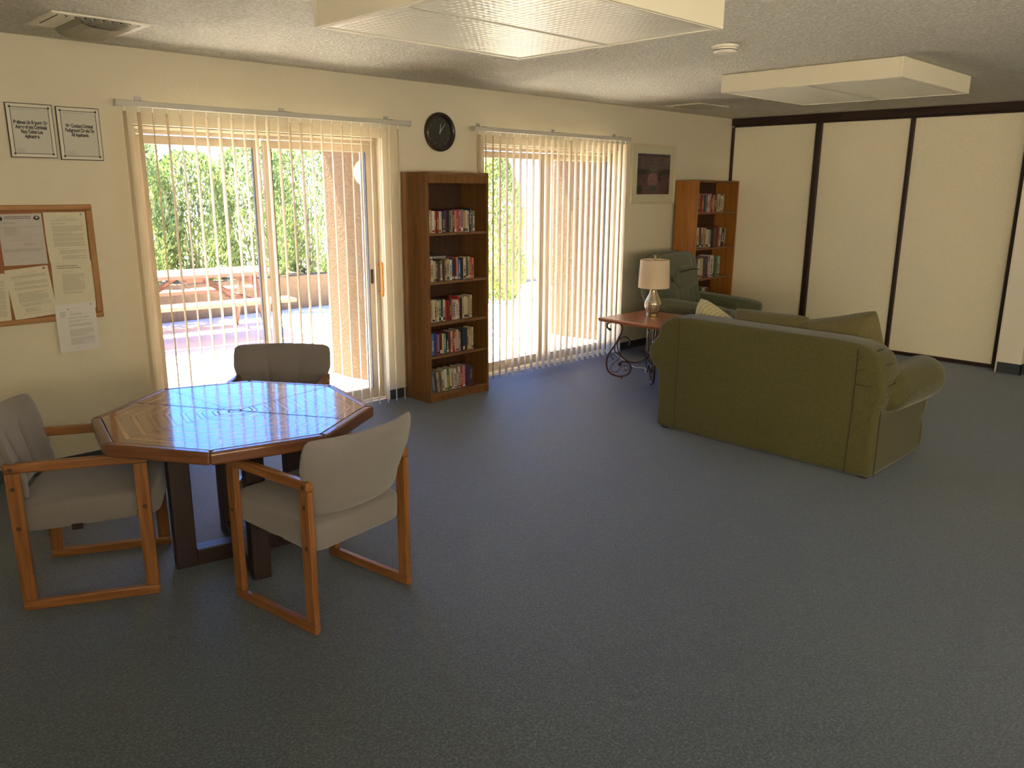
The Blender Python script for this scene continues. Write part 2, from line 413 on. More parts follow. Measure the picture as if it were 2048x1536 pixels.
def superbox(bm, sx, sy, sz, e=0.35, n=20, m=12, mtx=None, fn=None):
    """soft cushion: a superellipsoid with half sizes sx, sy, sz"""
    def sp(v, p): return math.copysign(abs(v)**p, v)
    rows = []
    for j in range(1, m):
        ph = -math.pi/2 + math.pi*j/m; row = []
        for i in range(n):
            th = 2*math.pi*i/n
            v = Vector((sx*sp(math.cos(ph), e)*sp(math.cos(th), e), sy*sp(math.cos(ph), e)*sp(math.sin(th), e), sz*sp(math.sin(ph), e)))
            if fn: v = fn(v)
            row.append(bm.verts.new(mtx @ v if mtx else v))
        rows.append(row)
    b_, t_ = Vector((0, 0, -sz)), Vector((0, 0, sz))
    if fn: b_, t_ = fn(b_), fn(t_)
    bv = bm.verts.new(mtx @ b_ if mtx else b_); tv = bm.verts.new(mtx @ t_ if mtx else t_)
    for A, B in zip(rows, rows[1:]):
        for i in range(n): bm.faces.new((A[i], A[(i+1) % n], B[(i+1) % n], B[i]))
    for i in range(n):
        bm.faces.new((bv, rows[0][(i+1) % n], rows[0][i])); bm.faces.new((tv, rows[-1][i], rows[-1][(i+1) % n]))

def cushion_y(bm, w, h, d, corner=0.10, n=26, puff=0.55, mtx=None, sag=0.0, ears=0.0):
    """knife-edge cushion standing in the XZ plane: w wide, h high, d thick"""
    front = {}; back = {}
    for i in range(n+1):
        for j in range(n+1):
            u = i/n*2-1; v = j/n*2-1
            pin = 1 - 0.07*(1-u*u)*abs(v)**3 ; pin2 = 1 - 0.07*(1-v*v)*abs(u)**3
            x = u*w/2*pin2*(1+ears*abs(v)**4*abs(u)**4); z = v*h/2*pin*(1+ears*abs(v)**4*abs(u)**4)
            t = ((1-u**4)*(1-v**4))**puff * d/2
            edge = i in (0, n) or j in (0, n)
            p = Vector((x, -t, z - sag*(1-u*u)*(v+1)/2)); q = Vector((x, t, p.z))
            front[i, j] = bm.verts.new(mtx @ p if mtx else p)
            back[i, j] = front[i, j] if edge else bm.verts.new(mtx @ q if mtx else q)
    for i in range(n):
        for j in range(n):
            bm.faces.new((front[i, j], front[i+1, j], front[i+1, j+1], front[i, j+1]))
            bm.faces.new((back[i, j], back[i, j+1], back[i+1, j+1], back[i+1, j]))

def copy_tree(o, parent=None):
    c = o.copy(); COL.objects.link(c); c.parent = parent
    for ch in list(o.children): copy_tree(ch, c)
    return c

# ------------------------------------------------------------------ the room
H = 2.44
S = 'structure'
def struct(o, label=None): return tag(o, label, kind=S)

struct(box('floor', -9.6, 2.6, -8.6, 0.05, -0.08, 0.0, M['carpet']), 'blue grey speckled carpet covering the whole room')
ceil = struct(box('ceiling', -9.6, 2.6, -8.6, 0.05, H, H+0.1, M['ceiling']), 'cream popcorn plaster ceiling')
D1 = (-6.69, -4.91); D2 = (-3.88, -2.05); HD = 2.015
bm = bmesh.new()
for x0, x1, z0, z1 in ((-9.6, D1[0], 0, H), (D1[1], D2[0], 0, H), (D2[1], 2.6, 0, H), (D1[0], D1[1], HD, H), (D2[0], D2[1], HD, H)):
    abox(bm, x0, x1, 0.0, 0.17, z0-0.0, z1)
struct(build('wall_back', bm, M['wall']), 'cream painted wall with two patio doors')
bm = bmesh.new(); abox(bm, -9.7, -9.6, -8.6, 0.17, 0, 0.9); abox(bm, -9.7, -9.6, -8.6, 0.17, 2.15, H); abox(bm, -9.7, -9.6, -8.6, -8.25, 0.9, 2.15); abox(bm, -9.7, -9.6, -5.55, 0.17, 0.9, 2.15)
struct(build('wall_left', bm, M['wall']), 'cream painted side wall')
struct(box('fill_opening_panel', -9.699, -9.68, -8.25, -5.55, 0.9, 2.15, M['wallwhite']), 'added pale panel closing the fill light opening in the side wall')  # added panel, shuts the sky out of the invented side opening
bm = bmesh.new(); abox(bm, -9.7, 2.7, -8.7, -8.6, 0, 0.95); abox(bm, -9.7, 2.7, -8.7, -8.6, 2.15, H)
for x0, x1 in ((-9.7, WB[0][0]), (WB[0][1], WB[1][0]), (WB[1][1], 2.7)): abox(bm, x0, x1, -8.7, -8.6, 0.95, 2.15)
struct(build('wall_front', bm, M['wall']), 'cream painted wall behind the viewer')
for x0, x1 in WB: struct(box('fill_opening_panel', x0, x1, -8.69, -8.67, 0.95, 2.15, M['wallwhite']), 'added pale panel closing a fill light opening behind the viewer')  # added panels, keep blue sky light out behind the rear fill lights
struct(box('wall_right', 0.09, 0.2, -3.06, 0.0, 0, H, M['wall']), 'wall behind the folding partition')
struct(box('wall_end', 2.6, 2.7, -8.6, 0.17, 0, H, M['wall']), 'far end wall of the adjoining room')
struct(box('wall_column', -0.16, 1.2, -3.26, -3.062, 0, H, M['wallwhite'], bevel=0.004), 'pale wall return beside the dark partition post')
for x0, x1 in ((-9.6, D1[0]), (D1[1], D2[0]), (D2[1], 0.0)):
    struct(box('baseboard_back', x0+0.001, x1-0.001, -0.008, 0.0, 0.0, 0.078, M['cove'], bevel=0.002), 'dark rubber baseboard under the cream wall')
bm = bmesh.new(); abox(bm, -0.168, -0.16, -3.268, -3.063, 0, 0.10); abox(bm, -0.168, 1.2, -3.268, -3.26, 0, 0.10)
struct(build('baseboard_right', bm, M['cove']), 'dark rubber baseboard round the wall return')
struct(box('trim_1', -0.168, -0.162, -3.066, -3.052, 0.0, H, M['white']), 'thin white edge strip beside the partition')

# patio doors
def patio_door(name, x0, x1, xm, label, ajar):
    d = empty(name, ((x0+x1)/2, 0.1, 0), label=label, kind=S)
    cx = (x0+x1)/2
    def b(nm, a, c, y0, y1, z0, z1, m, bev=0.002):
        return box(nm, a-cx, c-cx, y0-0.1, y1-0.1, z0, z1, m, d, bev)
    g = 0.0008
    b('frame_head', x0+g, x1-g, 0.085, 0.165, HD-0.045, HD-g, M['alu']); b('frame_head_lip', x0+0.03, x1-0.03, 0.075, 0.084, HD-0.022, HD-0.004, M['white'])
    b('frame_jamb', x0+g, x0+0.04, 0.085, 0.165, 0.021, HD-0.046, M['alu']); b('frame_jamb', x1-0.035, x1-g, 0.085, 0.165, 0.021, HD-0.046, M['alu'])
    b('sill_track', x0+g, x1-g, 0.052, 0.165, 0.001, 0.02, M['white'])
    # fixed panel, outer plane
    yo0, yo1, yi0, yi1 = 0.128, 0.155, 0.092, 0.122
    def sash(a, c, y0, y1, st=0.05, sr=0.05, mm=M['alu']):
        s = empty('sash', (0, 0, 0)); s.parent = d
        def bb(nm, p, q, z0, z1, m=mm): return box(nm, p-cx, q-cx, y0-0.1, y1-0.1, z0, z1, m, s, 0.003)
        bb('stile', a, a+st, 0.022, HD-0.05); bb('stile', c-sr, c, 0.022, HD-0.05)
        bb('rail', a+st, c-sr, HD-0.105, HD-0.05); bb('rail', a+st, c-sr, 0.022, 0.10, M['alugrey'] if mm is M['alugrey'] else mm)
        bb('gasket', a+st, a+st+0.005, 0.10, HD-0.105, M['gasket']); bb('gasket', c-sr-0.005, c-sr, 0.10, HD-0.105, M['gasket'])
        ym = (y0+y1)/2
        box('glass_pane', a+st+0.004-cx, c-sr-0.004-cx, ym-0.003-0.1, ym+0.003-0.1, 0.098, HD-0.103, M['glass'], s)
        return s
    sash(x0+0.042, xm+0.02, yo0, yo1)
    s2 = sash(xm+0.03, x1-ajar, yi0, yi1, 0.055, 0.052)
    return d, s2, cx
d1, s2, cx1 = patio_door('door_1', D1[0], D1[1], -5.85, 'left sliding glass patio door opening on the picnic table', 0.036)
box('insect_screen_stile', -5.0-cx1, -4.945-cx1, 0.06, 0.075, 0.03, HD-0.06, M['alugrey'], d1, 0.003)
box('latch', -4.99-cx1, -4.965-cx1, -0.012, -0.0085, 0.93, 1.04, M['gasket'], s2, 0.002)
bm = bmesh.new(); tube(bm, [(-4.918-cx1, -0.052, 0.83), (-4.918-cx1, -0.062, 0.88), (-4.918-cx1, -0.058, 0.96), (-4.918-cx1, -0.062, 1.04), (-4.918-cx1, -0.052, 1.09)], 0.012, 10, smooth_n=4)
abox(bm, -4.926-cx1, -4.910-cx1, -0.05, -0.009, 0.845, 0.865); abox(bm, -4.926-cx1, -4.910-cx1, -0.05, -0.009, 1.055, 1.075)
tag(build('handle', bm, M['handle'], s2, smooth=True), 'honey coloured wooden pull handle')
d2, s3, cx2 = patio_door('door_2', D2[0], D2[1], -3.02, 'right sliding glass patio door behind the closer set vanes', 0.036)

# ------------------------------------------------------------------ folding partition
fp = empty('folding_partition', (0, -1.53, 0), label='cream vinyl folding partition with dark brown posts across the end of the room', cat='partition')
def fpb(nm, y0, y1, z0, z1, m, xa=-0.01, xb=0.07, bev=0.003): return box(nm, xa, xb, y0+1.53, y1+1.53, z0, z1, m, fp, bev)
fpb('top_track', -3.058, -0.002, 2.362, H-0.001, M['darkwoody'], -0.03, 0.085)
fpb('track_lip', -3.058, -0.03, 2.345, 2.361, M['darkwoody'], -0.02, 0.02)
fpb('bottom_rail', -3.058, -0.002, 0.0, 0.035, M['darkwoody'], -0.015, 0.08)
fpb('post', -0.03, -0.002, 0.036, 2.344, M['darkwood'], -0.02)
fpb('post', -1.075, -1.015, 0.036, 2.344, M['darkwood'], -0.035)
fpb('post', -2.012, -1.972, 0.036, 2.344, M['darkwood'], -0.02)
fpb('post', -3.04, -2.985, 0.036, 2.344, M['darkwood'], -0.03)
fpb('panel', -1.014, -0.031, 0.036, 2.344, M['panel'], 0.0, 0.05)
fpb('panel', -1.971, -1.076, 0.036, 2.344, M['panel'], 0.0, 0.05)
fpb('panel', -2.984, -2.013, 0.036, 2.344, M['panel'], 0.0, 0.05)
fpb('closing_strip', -3.059, -3.042, 0.036, 2.344, M['white'], -0.01, 0.05)

# ------------------------------------------------------------------ vertical blinds
def blind(x0, x1, vx0, vx1, n, ang, label, clips):
    cx = (x0+x1)/2
    b = empty('vertical_blind', (cx, -0.09, 0), label=label, cat='blind')
    box('headrail', x0-cx, x1-cx, -0.02, 0.02, 2.105, 2.137, M['rail'], b, 0.003)
    box('end_cap', x0-0.006-cx, x0-cx, -0.022, 0.022, 2.102, 2.14, M['rail'], b, 0.002)
    box('end_cap', x1-cx, x1+0.006-cx, -0.022, 0.022, 2.102, 2.14, M['rail'], b, 0.002)
    for c in clips:
        bm = bmesh.new(); abox(bm, c-0.02-cx, c+0.02-cx, -0.015, 0.089, 2.1375, 2.142); abox(bm, c-0.02-cx, c+0.02-cx, 0.082, 0.089, 2.142, 2.17)
        build('bracket', bm, M['alugrey'], b)
    # one curved vane mesh and one clip mesh, shared
    W = 0.0889; zt, zb = 2.075, 0.018
    bm = bmesh.new(); k = 6; A = []; B = []
    for i in range(k+1):
        s = i/k*2-1; A.append((s*W/2, 0.006*(1-s*s))); 
    f0 = [bm.verts.new((x, y, zb)) for x, y in A]; f1 = [bm.verts.new((x, y, zt)) for x, y in A]
    g0 = [bm.verts.new((x, y+0.0012, zb)) for x, y in A]; g1 = [bm.verts.new((x, y+0.0012, zt)) for x, y in A]
    for i in range(k):
        bm.faces.new((f0[i], f0[i+1], f1[i+1], f1[i])); bm.faces.new((g0[i+1], g0[i], g1[i], g1[i+1]))
        bm.faces.new((f1[i], f1[i+1], g1[i+1], g1[i])); bm.faces.new((f0[i+1], f0[i], g0[i], g0[i+1]))
    bm.faces.new((f0[0], f1[0], g1[0], g0[0])); bm.faces.new((f0[k], g0[k], g1[k], f1[k]))
    proto = build('vane', bm, M['vane'], b, smooth=False)
    bm = bmesh.new(); abox(bm, -0.004, 0.004, -0.004, 0.004, 2.07, 2.1045); abox(bm, -0.012, 0.012, -0.003, 0.0045, 2.06, 2.076)
    pclip = build('hook', bm, M['vclip'], proto)
    for i in range(n):
        x = vx0 + (vx1-vx0)*i/(n-1)
        if i == 0: v = proto
        else:
            v = proto.copy(); COL.objects.link(v); v.parent = b
            c = pclip.copy(); COL.objects.link(c); c.parent = v
        v.location = (x-cx, 0, 0); v.rotation_euler = (0, 0, R(ang(i, x)))
    return b
CAMX, CAMY = -8.54, -5.11
def vane_angles(cov):
    # how far each vane is turned away from edge-on as the photograph shows it
    def f(i, x):
        vd = math.atan2(-0.09-CAMY, x-CAMX)
        return math.degrees(vd + math.asin(min(1, cov[i]*0.9*math.sin(vd))))
    return f
c1v = [0.27, 0.31, 0.05, 0.15, 0.07, 0.18, 0.20, 0.28, 0.20, 0.20, 0.28, 0.27, 0.23, 0.2, 0.25, 0.21, 0.21, 0.13, 0.08, 0.08, 0.07, 0.07, 0.05, 0.09, 0.85]
c1v[23], c1v[24] = 0.07, 0.09
blind(-6.81, -4.72, -6.765, -4.825, 25, vane_angles(c1v), 'vertical blind with open cream vanes across the left patio door', (-6.65, -5.72, -4.87))
c2v = [0.5, 0.1, 0.18, 0.25, 0.38, 0.40, 0.42, 0.22, 0.42, 0.42, 0.45, 0.5, 0.5, 0.45, 0.55, 0.5, 0.55, 0.55, 0.5, 0.6, 0.55, 0.65, 0.7, 0.6, 0.9]
blind(-4.07, -2.045, -4.02, -2.10, 25, vane_angles(c2v), 'vertical blind with half turned cream vanes across the right patio door', (-3.95, -3.05, -2.17))

# ------------------------------------------------------------------ ceiling fixtures
def fixture(x0, y1, label):
    x1 = x0+1.23; y0 = y1-1.23; zb = 2.32
    cx, cy = (x0+x1)/2, (y0+y1)/2
    f = empty('ceiling_light', (cx, cy, H), label=label, cat='ceiling light', group='square box ceiling lights')
    hx = 0.615; z0 = zb-H
    for a, b_, c, d_ in ((-hx, hx, -hx, -hx+0.015), (-hx, hx, hx-0.015, hx), (-hx, -hx+0.015, -hx+0.016, hx-0.016), (hx-0.015, hx, -hx+0.016, hx-0.016)):
        box('side_panel', a, b_, c, d_, z0, -0.004, M['lamphouse'], f, 0.002)
    box('housing_top', -hx+0.016, hx-0.016, -hx+0.016, hx-0.016, -0.012, -0.001, M['lamphouse'], f)
    box('centre_bar', -hx+0.016, hx-0.016, -0.006, 0.006, z0-0.001, z0+0.02, M['darkwoody'] if False else M['rail'], f, 0.001)
    for s in (-1, 1):
        a, b_ = (-hx+0.02, -0.010) if s < 0 else (0.010, hx-0.02)
        box('diffuser', -hx+0.02, hx-0.02, a, b_, z0+0.004, z0+0.009, M['diff'], f)
    bm = bmesh.new()
    for a, b_, c, d_ in ((-hx+0.0155, hx-0.0155, -hx+0.0155, -hx+0.03), (-hx+0.0155, hx-0.0155, hx-0.03, hx-0.0155), (-hx+0.0155, -hx+0.03, -hx+0.03, hx-0.03), (hx-0.03, hx-0.0155, -hx+0.03, hx-0.03)):
        abox(bm, a, b_, c, d_, z0-0.002, z0+0.003)
    build('trim_frame', bm, M['white'], f)
    return f
fixture(-6.585, -1.895, 'unlit square box ceiling light nearest the viewer, above the octagonal table')
fixture(-3.335, -1.88, 'unlit square box ceiling light above the green sofa')

# supply register with clear deflector
v = empty('ceiling_vent', (-7.07, -0.6, H), label='large white ceiling vent with a clear air deflector above the wall plaques', cat='vent')
bm = bmesh.new()
for a, b_, c, d_ in ((-0.225, 0.225, -0.21, -0.17), (-0.225, 0.225, 0.17, 0.21), (-0.225, -0.19, -0.17, 0.17), (0.19, 0.225, -0.17, 0.17)):
    abox(bm, a, b_, c, d_, -0.010, -0.001)
build('frame', bm, M['white'], v, 0.002)
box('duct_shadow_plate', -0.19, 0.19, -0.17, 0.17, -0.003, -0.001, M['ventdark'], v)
for i in range(9):
    x = -0.165 + i*0.041
    box('slat', x-0.014, x+0.014, -0.168, 0.168, -0.0085, -0.0065, M['white'], v, rot=(0, R(38), 0))
bm = bmesh.new()
pf = [(-0.10, -0.012), (-0.085, -0.035), (-0.05, -0.048), (0.05, -0.052), (0.12, -0.045), (0.15, -0.03)]
for (xa, za), (xb, zb) in zip(pf, pf[1:]):
    vs = [bm.verts.new(c) for c in ((xa, -0.165, za), (xb, -0.165, zb), (xb, 0.20, zb), (xa, 0.20, za))]; bm.faces.new(vs)
    vs = [bm.verts.new(c) for c in ((xa, -0.165, za+0.002), (xb, -0.165, zb+0.002), (xb, 0.20, zb+0.002), (xa, 0.20, za+0.002))]; bm.faces.new(vs)
build('air_deflector', bm, M['deflect'], v)
v2 = empty('ceiling_vent', (-1.56, -0.53, H), label='small ceiling vent near the corner above the picture', cat='vent')
bm = bmesh.new()
for a, b_, c, d_ in ((-0.24, 0.24, -0.20, -0.16), (-0.24, 0.24, 0.16, 0.20), (-0.24, -0.20, -0.16, 0.16), (0.20, 0.24, -0.16, 0.16)):
    abox(bm, a, b_, c, d_, -0.008, -0.001)
build('frame', bm, M['white'], v2, 0.002)
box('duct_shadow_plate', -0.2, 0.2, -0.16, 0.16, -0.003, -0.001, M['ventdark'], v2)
for i in range(8):
    x = -0.175+i*0.05
    box('slat', x-0.012, x+0.012, -0.158, 0.158, -0.0075, -0.006, M['deflect'], v2, rot=(0, R(40), 0))
sd = empty('smoke_detector', (-4.35, -2.52, H), label='round white smoke detector on the ceiling between the two box lights', cat='smoke detector')
bm = bmesh.new(); lathe(bm, [(0.075, -0.001), (0.075, -0.012), (0.070, -0.014)], 36); build('base', bm, M['white'], sd, smooth=False)
bm = bmesh.new(); lathe(bm, [(0.062, -0.0145), (0.066, -0.022), (0.066, -0.034), (0.058, -0.042), (0.020, -0.046), (0.0, -0.046)][:-1], 36); build('cover', bm, M['white'], sd)
bm = bmesh.new(); lathe(bm, [(0.0665, -0.025), (0.0672, -0.027), (0.0665, -0.029)], 36); build('smoke_slot', bm, M['ventdark'], sd)

# ------------------------------------------------------------------ things on the back wall
def text_mesh(name, body, size, mat, parent, loc, offset=0.0, width=None, align='CENTER'):
    cu = bpy.data.curves.new(name, 'FONT'); cu.body = body; cu.size = size; cu.align_x = align; cu.offset = offset
    cu.space_line = 0.92; cu.extrude = 0.0002
    o = bpy.data.objects.new(name+'_src', cu); COL.objects.link(o)
    dg = bpy.context.evaluated_depsgraph_get(); dg.update()
    me = bpy.data.meshes.new_from_object(o.evaluated_get(dg)); me.materials.clear(); me.materials.append(mat)
    bpy.data.objects.remove(o)
    t = link(name, me, parent); t.rotation_euler = (R(90), 0, 0); t.location = loc
    if width:
        xs = [v_.co.x for v_ in me.vertices]; s = width/(max(xs)-min(xs)); t.scale = (s, 1, 1)
    return t

def plaque(x0, x1, z0, z1, body, label, wid):
    cx, cz = (x0+x1)/2, (z0+z1)/2; hw, hh = (x1-x0)/2, (z1-z0)/2
    p = empty('wall_plaque', (cx, -0.001, cz), label=label, cat='sign')
    box('black_edge', -hw, hw, -0.013, 0, -hh, hh, M['black'], p, 0.001)
    box('border', -hw+0.004, hw-0.004, -0.0145, -0.0131, -hh+0.004, hh-0.004, M['plaqueb'], p)
    iw, ih = hw-0.020, hh-0.020
    bm = bmesh.new()
    for a, b_, c, d_ in ((-iw, iw, -ih, -ih+0.003), (-iw, iw, ih-0.003, ih), (-iw, -iw+0.003, -ih, ih), (iw-0.003, iw, -ih, ih)):
        abox(bm, a, b_, -0.0155, -0.0146, c, d_)
    for sx in (-1, 1):
        for sz in (-1, 1): abox(bm, sx*iw-0.005, sx*iw+0.005, -0.0157, -0.0147, sz*ih-0.005, sz*ih+0.005)
    build('inner_line', bm, M['black'], p)
    box('notice_sheet', -iw+0.0035, iw-0.0035, -0.0152, -0.0146, -ih+0.0035, ih-0.0035, M['plaque'], p)
    text_mesh('lettering', body, 0.0262, M['ink'], p, (0, -0.0156, 0.034), 0.0011, wid)
    bm = bmesh.new()
    rnd = random.Random(3)
    x = -iw+0.012
    while x < iw*0.35:
        l_ = rnd.uniform(0.004, 0.012); abox(bm, x, x+l_, -0.0157, -0.0153, ih-0.014, ih-0.0125); x += l_+0.002
    for k in range(4):
        x = -iw+0.012
        while x < -iw+0.055-k*0.004+ (0.012 if k == 3 else 0):
            l_ = rnd.uniform(0.003, 0.008); abox(bm, x, x+l_, -0.0157, -0.0153, -ih+0.026-k*0.006, -ih+0.0275-k*0.006); x += l_+0.0015
    build('small_print', bm, M['greyink'], p)['kind'] = 'stuff'
plaque(-7.350, -7.122, 1.806, 2.090, 'Pedimos Un Reporte De\nAntecedents Criminals\nPara Todos Los\nAplicantes.', 'framed plaque with four lines of Spanish lettering, the left of the two', 0.166)
plaque(-7.105, -6.880, 1.799, 2.086, 'We Conduct Criminal\nBackground Checks On\nAll Applicants.', 'framed plaque with three lines of English lettering, the right of the two', 0.150)

bb = empty('bulletin_board', (-7.6, -0.001, 1.225), label='cork bulletin board in an oak frame, partly outside the left edge', cat='bulletin board')
box('cork_sheet', -0.60, 0.60, -0.012, 0, -0.31, 0.31, M['cork'], bb)
for nm, a, b_, c, d_, m_ in (('frame_rail', -0.62, 0.62, 0.298, 0.328, M['frameoak']), ('frame_rail', -0.62, 0.62, -0.328, -0.298, M['frameoak']),
                      ('frame_stile', -0.62, -0.585, -0.297, 0.297, M['frameoakz']), ('frame_stile', 0.585, 0.62, -0.297, 0.297, M['frameoakz'])):
    box(nm, a, b_, -0.022, 0, c, d_, m_, bb, 0.006, 3)

def words_block(bm, rnd, x0, x1, z, h, dens=0.8, y=-0.0004, wmin=0.004, wmax=0.014, gap=0.0022):
    x = x0
    while x < x1:
        l_ = min(rnd.uniform(wmin, wmax), x1-x)
        if rnd.random() < dens: abox(bm, x, x+l_, y-0.0002, y, z, z+h)
        x += l_+gap

def paper(cx, cz, tilt, mat, label, layout, seed, y=-0.0145, curl=0.0, w=0.216, h=0.279, pin=None):
    p = empty('paper_notice', (cx, y, cz), label=label, cat='paper', group='papers pinned to the board')
    p.rotation_euler = (0, R(tilt), 0)
    bm = bmesh.new(); n = 10
    def bend(x, z):
        return -0.001 - curl*(max(0, (-z/h+0.1))**2)*(max(0, -x/w+0.5))*1.2
    g = {}
    for i in range(n+1):
        for j in range(n+1):
            x = (i/n-0.5)*w; z = (j/n-0.5)*h
            g[i, j] = (bm.verts.new((x, bend(x, z), z)), bm.verts.new((x, bend(x, z)+0.0006, z)))
    for i in range(n):
        for j in range(n):
            bm.faces.new([g[i, j][0], g[i+1, j][0], g[i+1, j+1][0], g[i, j+1][0]])
            bm.faces.new([g[i, j+1][1], g[i+1, j+1][1], g[i+1, j][1], g[i, j][1]])
    build('sheet', bm, mat, p)
    rnd = random.Random(seed)
    bm = bmesh.new(); bb_ = bmesh.new(); bold = 0
    for kind, a, b_, z0, z1 in layout:
        if kind == 'bold':
            words_block(bb_, rnd, a, b_, z0, 0.0032, 0.95, bend(a, z0)-0.0002); bold = 1; continue
        if kind == 'rule':
            abox(bm, a, b_, bend(0, z0)-0.0004, bend(0, z0)-0.0002, z0, z0+0.0008); continue
        if kind == 'vrule':
            abox(bm, a, a+0.0008, bend(0, z0)-0.0004, bend(0, z0)-0.0002, z1, z0); continue
        z = z0
        while z > z1:
            e = b_ if rnd.random() < 0.75 else a+(b_-a)*rnd.uniform(0.4, 0.95)
            x = a
            while x < e:
                l_ = min(rnd.uniform(0.003, 0.012), e-x); yy = bend(x, z)
                abox(bm, x, x+l_, yy-0.0005, yy-0.0002, z, z+0.0013); x += l_+0.0018
            z -= 0.0044
    build('printed_text', bm, M['greyink'], p)['kind'] = 'stuff'
    if bold: build('heading', bb_, M['ink'], p)
    else: bb_.free()
    if pin:
        bm = bmesh.new(); superbox(bm, 0.005, 0.004, 0.005, 1.0, 10, 6); build('push_pin', bm, M['red'] if pin == 'red' else M['alugrey'], p, smooth=True, loc=(0.085, -0.006, h/2-0.012))
    return p
L1 = [('bold', -0.075, 0.055, 0.122, 0), ('bold', -0.075, 0.052, 0.113, 0), ('t', -0.098, -0.02, 0.096, 0.084), ('t', -0.098, 0.085, 0.070, 0.066), ('t', -0.085, -0.02, 0.062, 0.026),
      ('rule', -0.1, 0.1, 0.064, 0), ('rule', -0.1, 0.1, 0.020, 0), ('vrule', -0.01, 0, 0.064, 0.02), ('t', -0.05, 0.05, 0.008, 0.004), ('t', -0.06, 0.04, -0.004, -0.007), ('t', 0.0, 0.06, -0.024, -0.034),
      ('t', -0.1, 0.095, -0.052, -0.066), ('t', -0.03, 0.03, -0.11, -0.114)]
p1 = paper(-7.352, 1.367, -0.5, M['paperg'], 'grey white form with two dark emblems in its header, upper left on the cork board', L1, 1, pin=None)
bm = bmesh.new(); lathe(bm, [(0.016, 0), (0.016, 0.0004)], 20)
em = build('emblem', bm, M['ink'], p1, loc=(0.082, -0.0014, 0.115), rot=(R(90), 0, 0)); em.scale = (1.0, 0.75, 1)
bm = bmesh.new(); lathe(bm, [(0.007, 0), (0.007, 0.0004)], 20)
build('emblem_centre', bm, M['paperg'], em, loc=(0.001, 0.003, 0.0006))
bm = bmesh.new(); lathe(bm, [(0.016, 0), (0.016, 0.0004)], 20)
em = build('emblem', bm, M['ink'], p1, loc=(-0.095, -0.0014, 0.115), rot=(R(90), 0, 0)); em.scale = (0.75, 0.75, 1)
Lc = [('t', -0.02, 0.01, 0.112, 0.109), ('t', -0.05, 0.06, 0.104, 0.101), ('t', -0.075, 0.09, 0.096, 0.088), ('t', -0.075, 0.0, 0.078, 0.070), ('t', -0.072, 0.09, 0.062, 0.030), ('t', -0.07, 0.09, 0.022, 0.004),
      ('t', -0.072, 0.09, -0.004, -0.022), ('t', -0.07, 0.092, -0.030, -0.054), ('t', -0.06, 0.0, -0.066, -0.070), ('t', -0.05, 0.09, -0.076, -0.096), ('t', -0.04, 0.092, -0.106, -0.124)]
paper(-7.128, 1.372, 0.3, M['paperc'], 'cream typed sheet with its lower left corner curling, top right on the cork board', Lc, 2, curl=0.05, pin='steel')
Ld = [('t', -0.03, 0.05, 0.112, 0.109), ('t', -0.085, 0.09, 0.100, 0.086), ('t', -0.085, -0.03, 0.078, 0.074), ('t', -0.075, 0.09, 0.066, 0.046), ('t', -0.08, 0.09, 0.036, 0.020), ('t', -0.07, 0.08, 0.004, -0.050),
      ('t', -0.06, 0.09, -0.058, -0.074), ('t', -0.05, 0.03, -0.086, -0.106), ('t', -0.06, 0.09, -0.116, -0.120)]
paper(-7.345, 1.072, -4.5, M['paperc'], 'tilted cream typed sheet held by a red pin, lower row of the cork board', Ld, 3, y=-0.0165, pin='red')
Le = [('bold', -0.08, 0.03, 0.112, 0), ('bold', -0.08, 0.045, 0.100, 0), ('t', -0.08, 0.0, 0.080, 0.076), ('t', -0.06, 0.06, 0.066, -0.030), ('t', -0.06, 0.045, -0.036, -0.046)]
paper(-7.122, 1.095, 1.0, M['paperc'], 'pale sheet with bold two line heading and indented list, right of the red pin', Le, 4, y=-0.0135)
Lf = [('t', -0.06, -0.02, 0.06, -0.1)]
paper(-7.565, 1.05, 2.0, M['paperc'], 'cream sheet cut by the left edge of the photo, bottom left on the board', [('t', -0.05, 0.09, 0.10, -0.10)], 5, y=-0.0150)
Lg = [('bold', -0.045, -0.032, 0.108, 0), ('t', -0.025, 0.03, 0.110, 0.107), ('t', -0.085, -0.055, 0.094, 0.060), ('t', -0.04, -0.02, 0.094, 0.091), ('t', -0.03, 0.03, 0.082, 0.072), ('t', -0.045, 0.07, 0.058, 0.052),
      ('t', -0.045, 0.085, 0.040, 0.030), ('t', -0.045, 0.08, 0.020, 0.004), ('t', -0.045, 0.085, -0.012, -0.054), ('t', -0.045, 0.085, -0.062, -0.104), ('t', -0.03, 0.03, -0.122, -0.124)]
paper(-7.133, 0.852, -0.8, M['paperw'], 'bright white typed letter hanging below the bottom rail of the oak frame', Lg, 6, y=-0.0245, pin='steel')

# clock
ck = empty('wall_clock', (-4.364, -0.001, 2.082), label='round wall clock with a dark rim and black face between the doors', cat='clock')
def disc_y(name, r0, r1, y0, y1, mat, parent, n=48):
    bm = bmesh.new(); prof = [(r0, y0), (r1, y0), (r1, y1), (r0, y1)]
    lathe(bm, prof if r0 == 0 else prof, n)
    return build(name, bm, mat, parent, rot=(R(90), 0, 0), smooth=False)
bm = bmesh.new(); n = 56
prof = [(0.147, 0), (0.149, 0.015), (0.145, 0.032), (0.135, 0.040), (0.124, 0.038), (0.116, 0.026), (0.114, 0.012)]
lathe(bm, prof, n); 
for f in [f for f in bm.faces if len(f.verts) > 4]: bm.faces.remove(f)
build('rim', bm, M['clockrim'], ck, rot=(R(90), 0, 0), smooth=True)
bm = bmesh.new(); lathe(bm, [(0.118, 0.006), (0.118, 0.012)], 48); build('face', bm, M['clockface'], ck, rot=(R(90), 0, 0))
bm = bmesh.new()
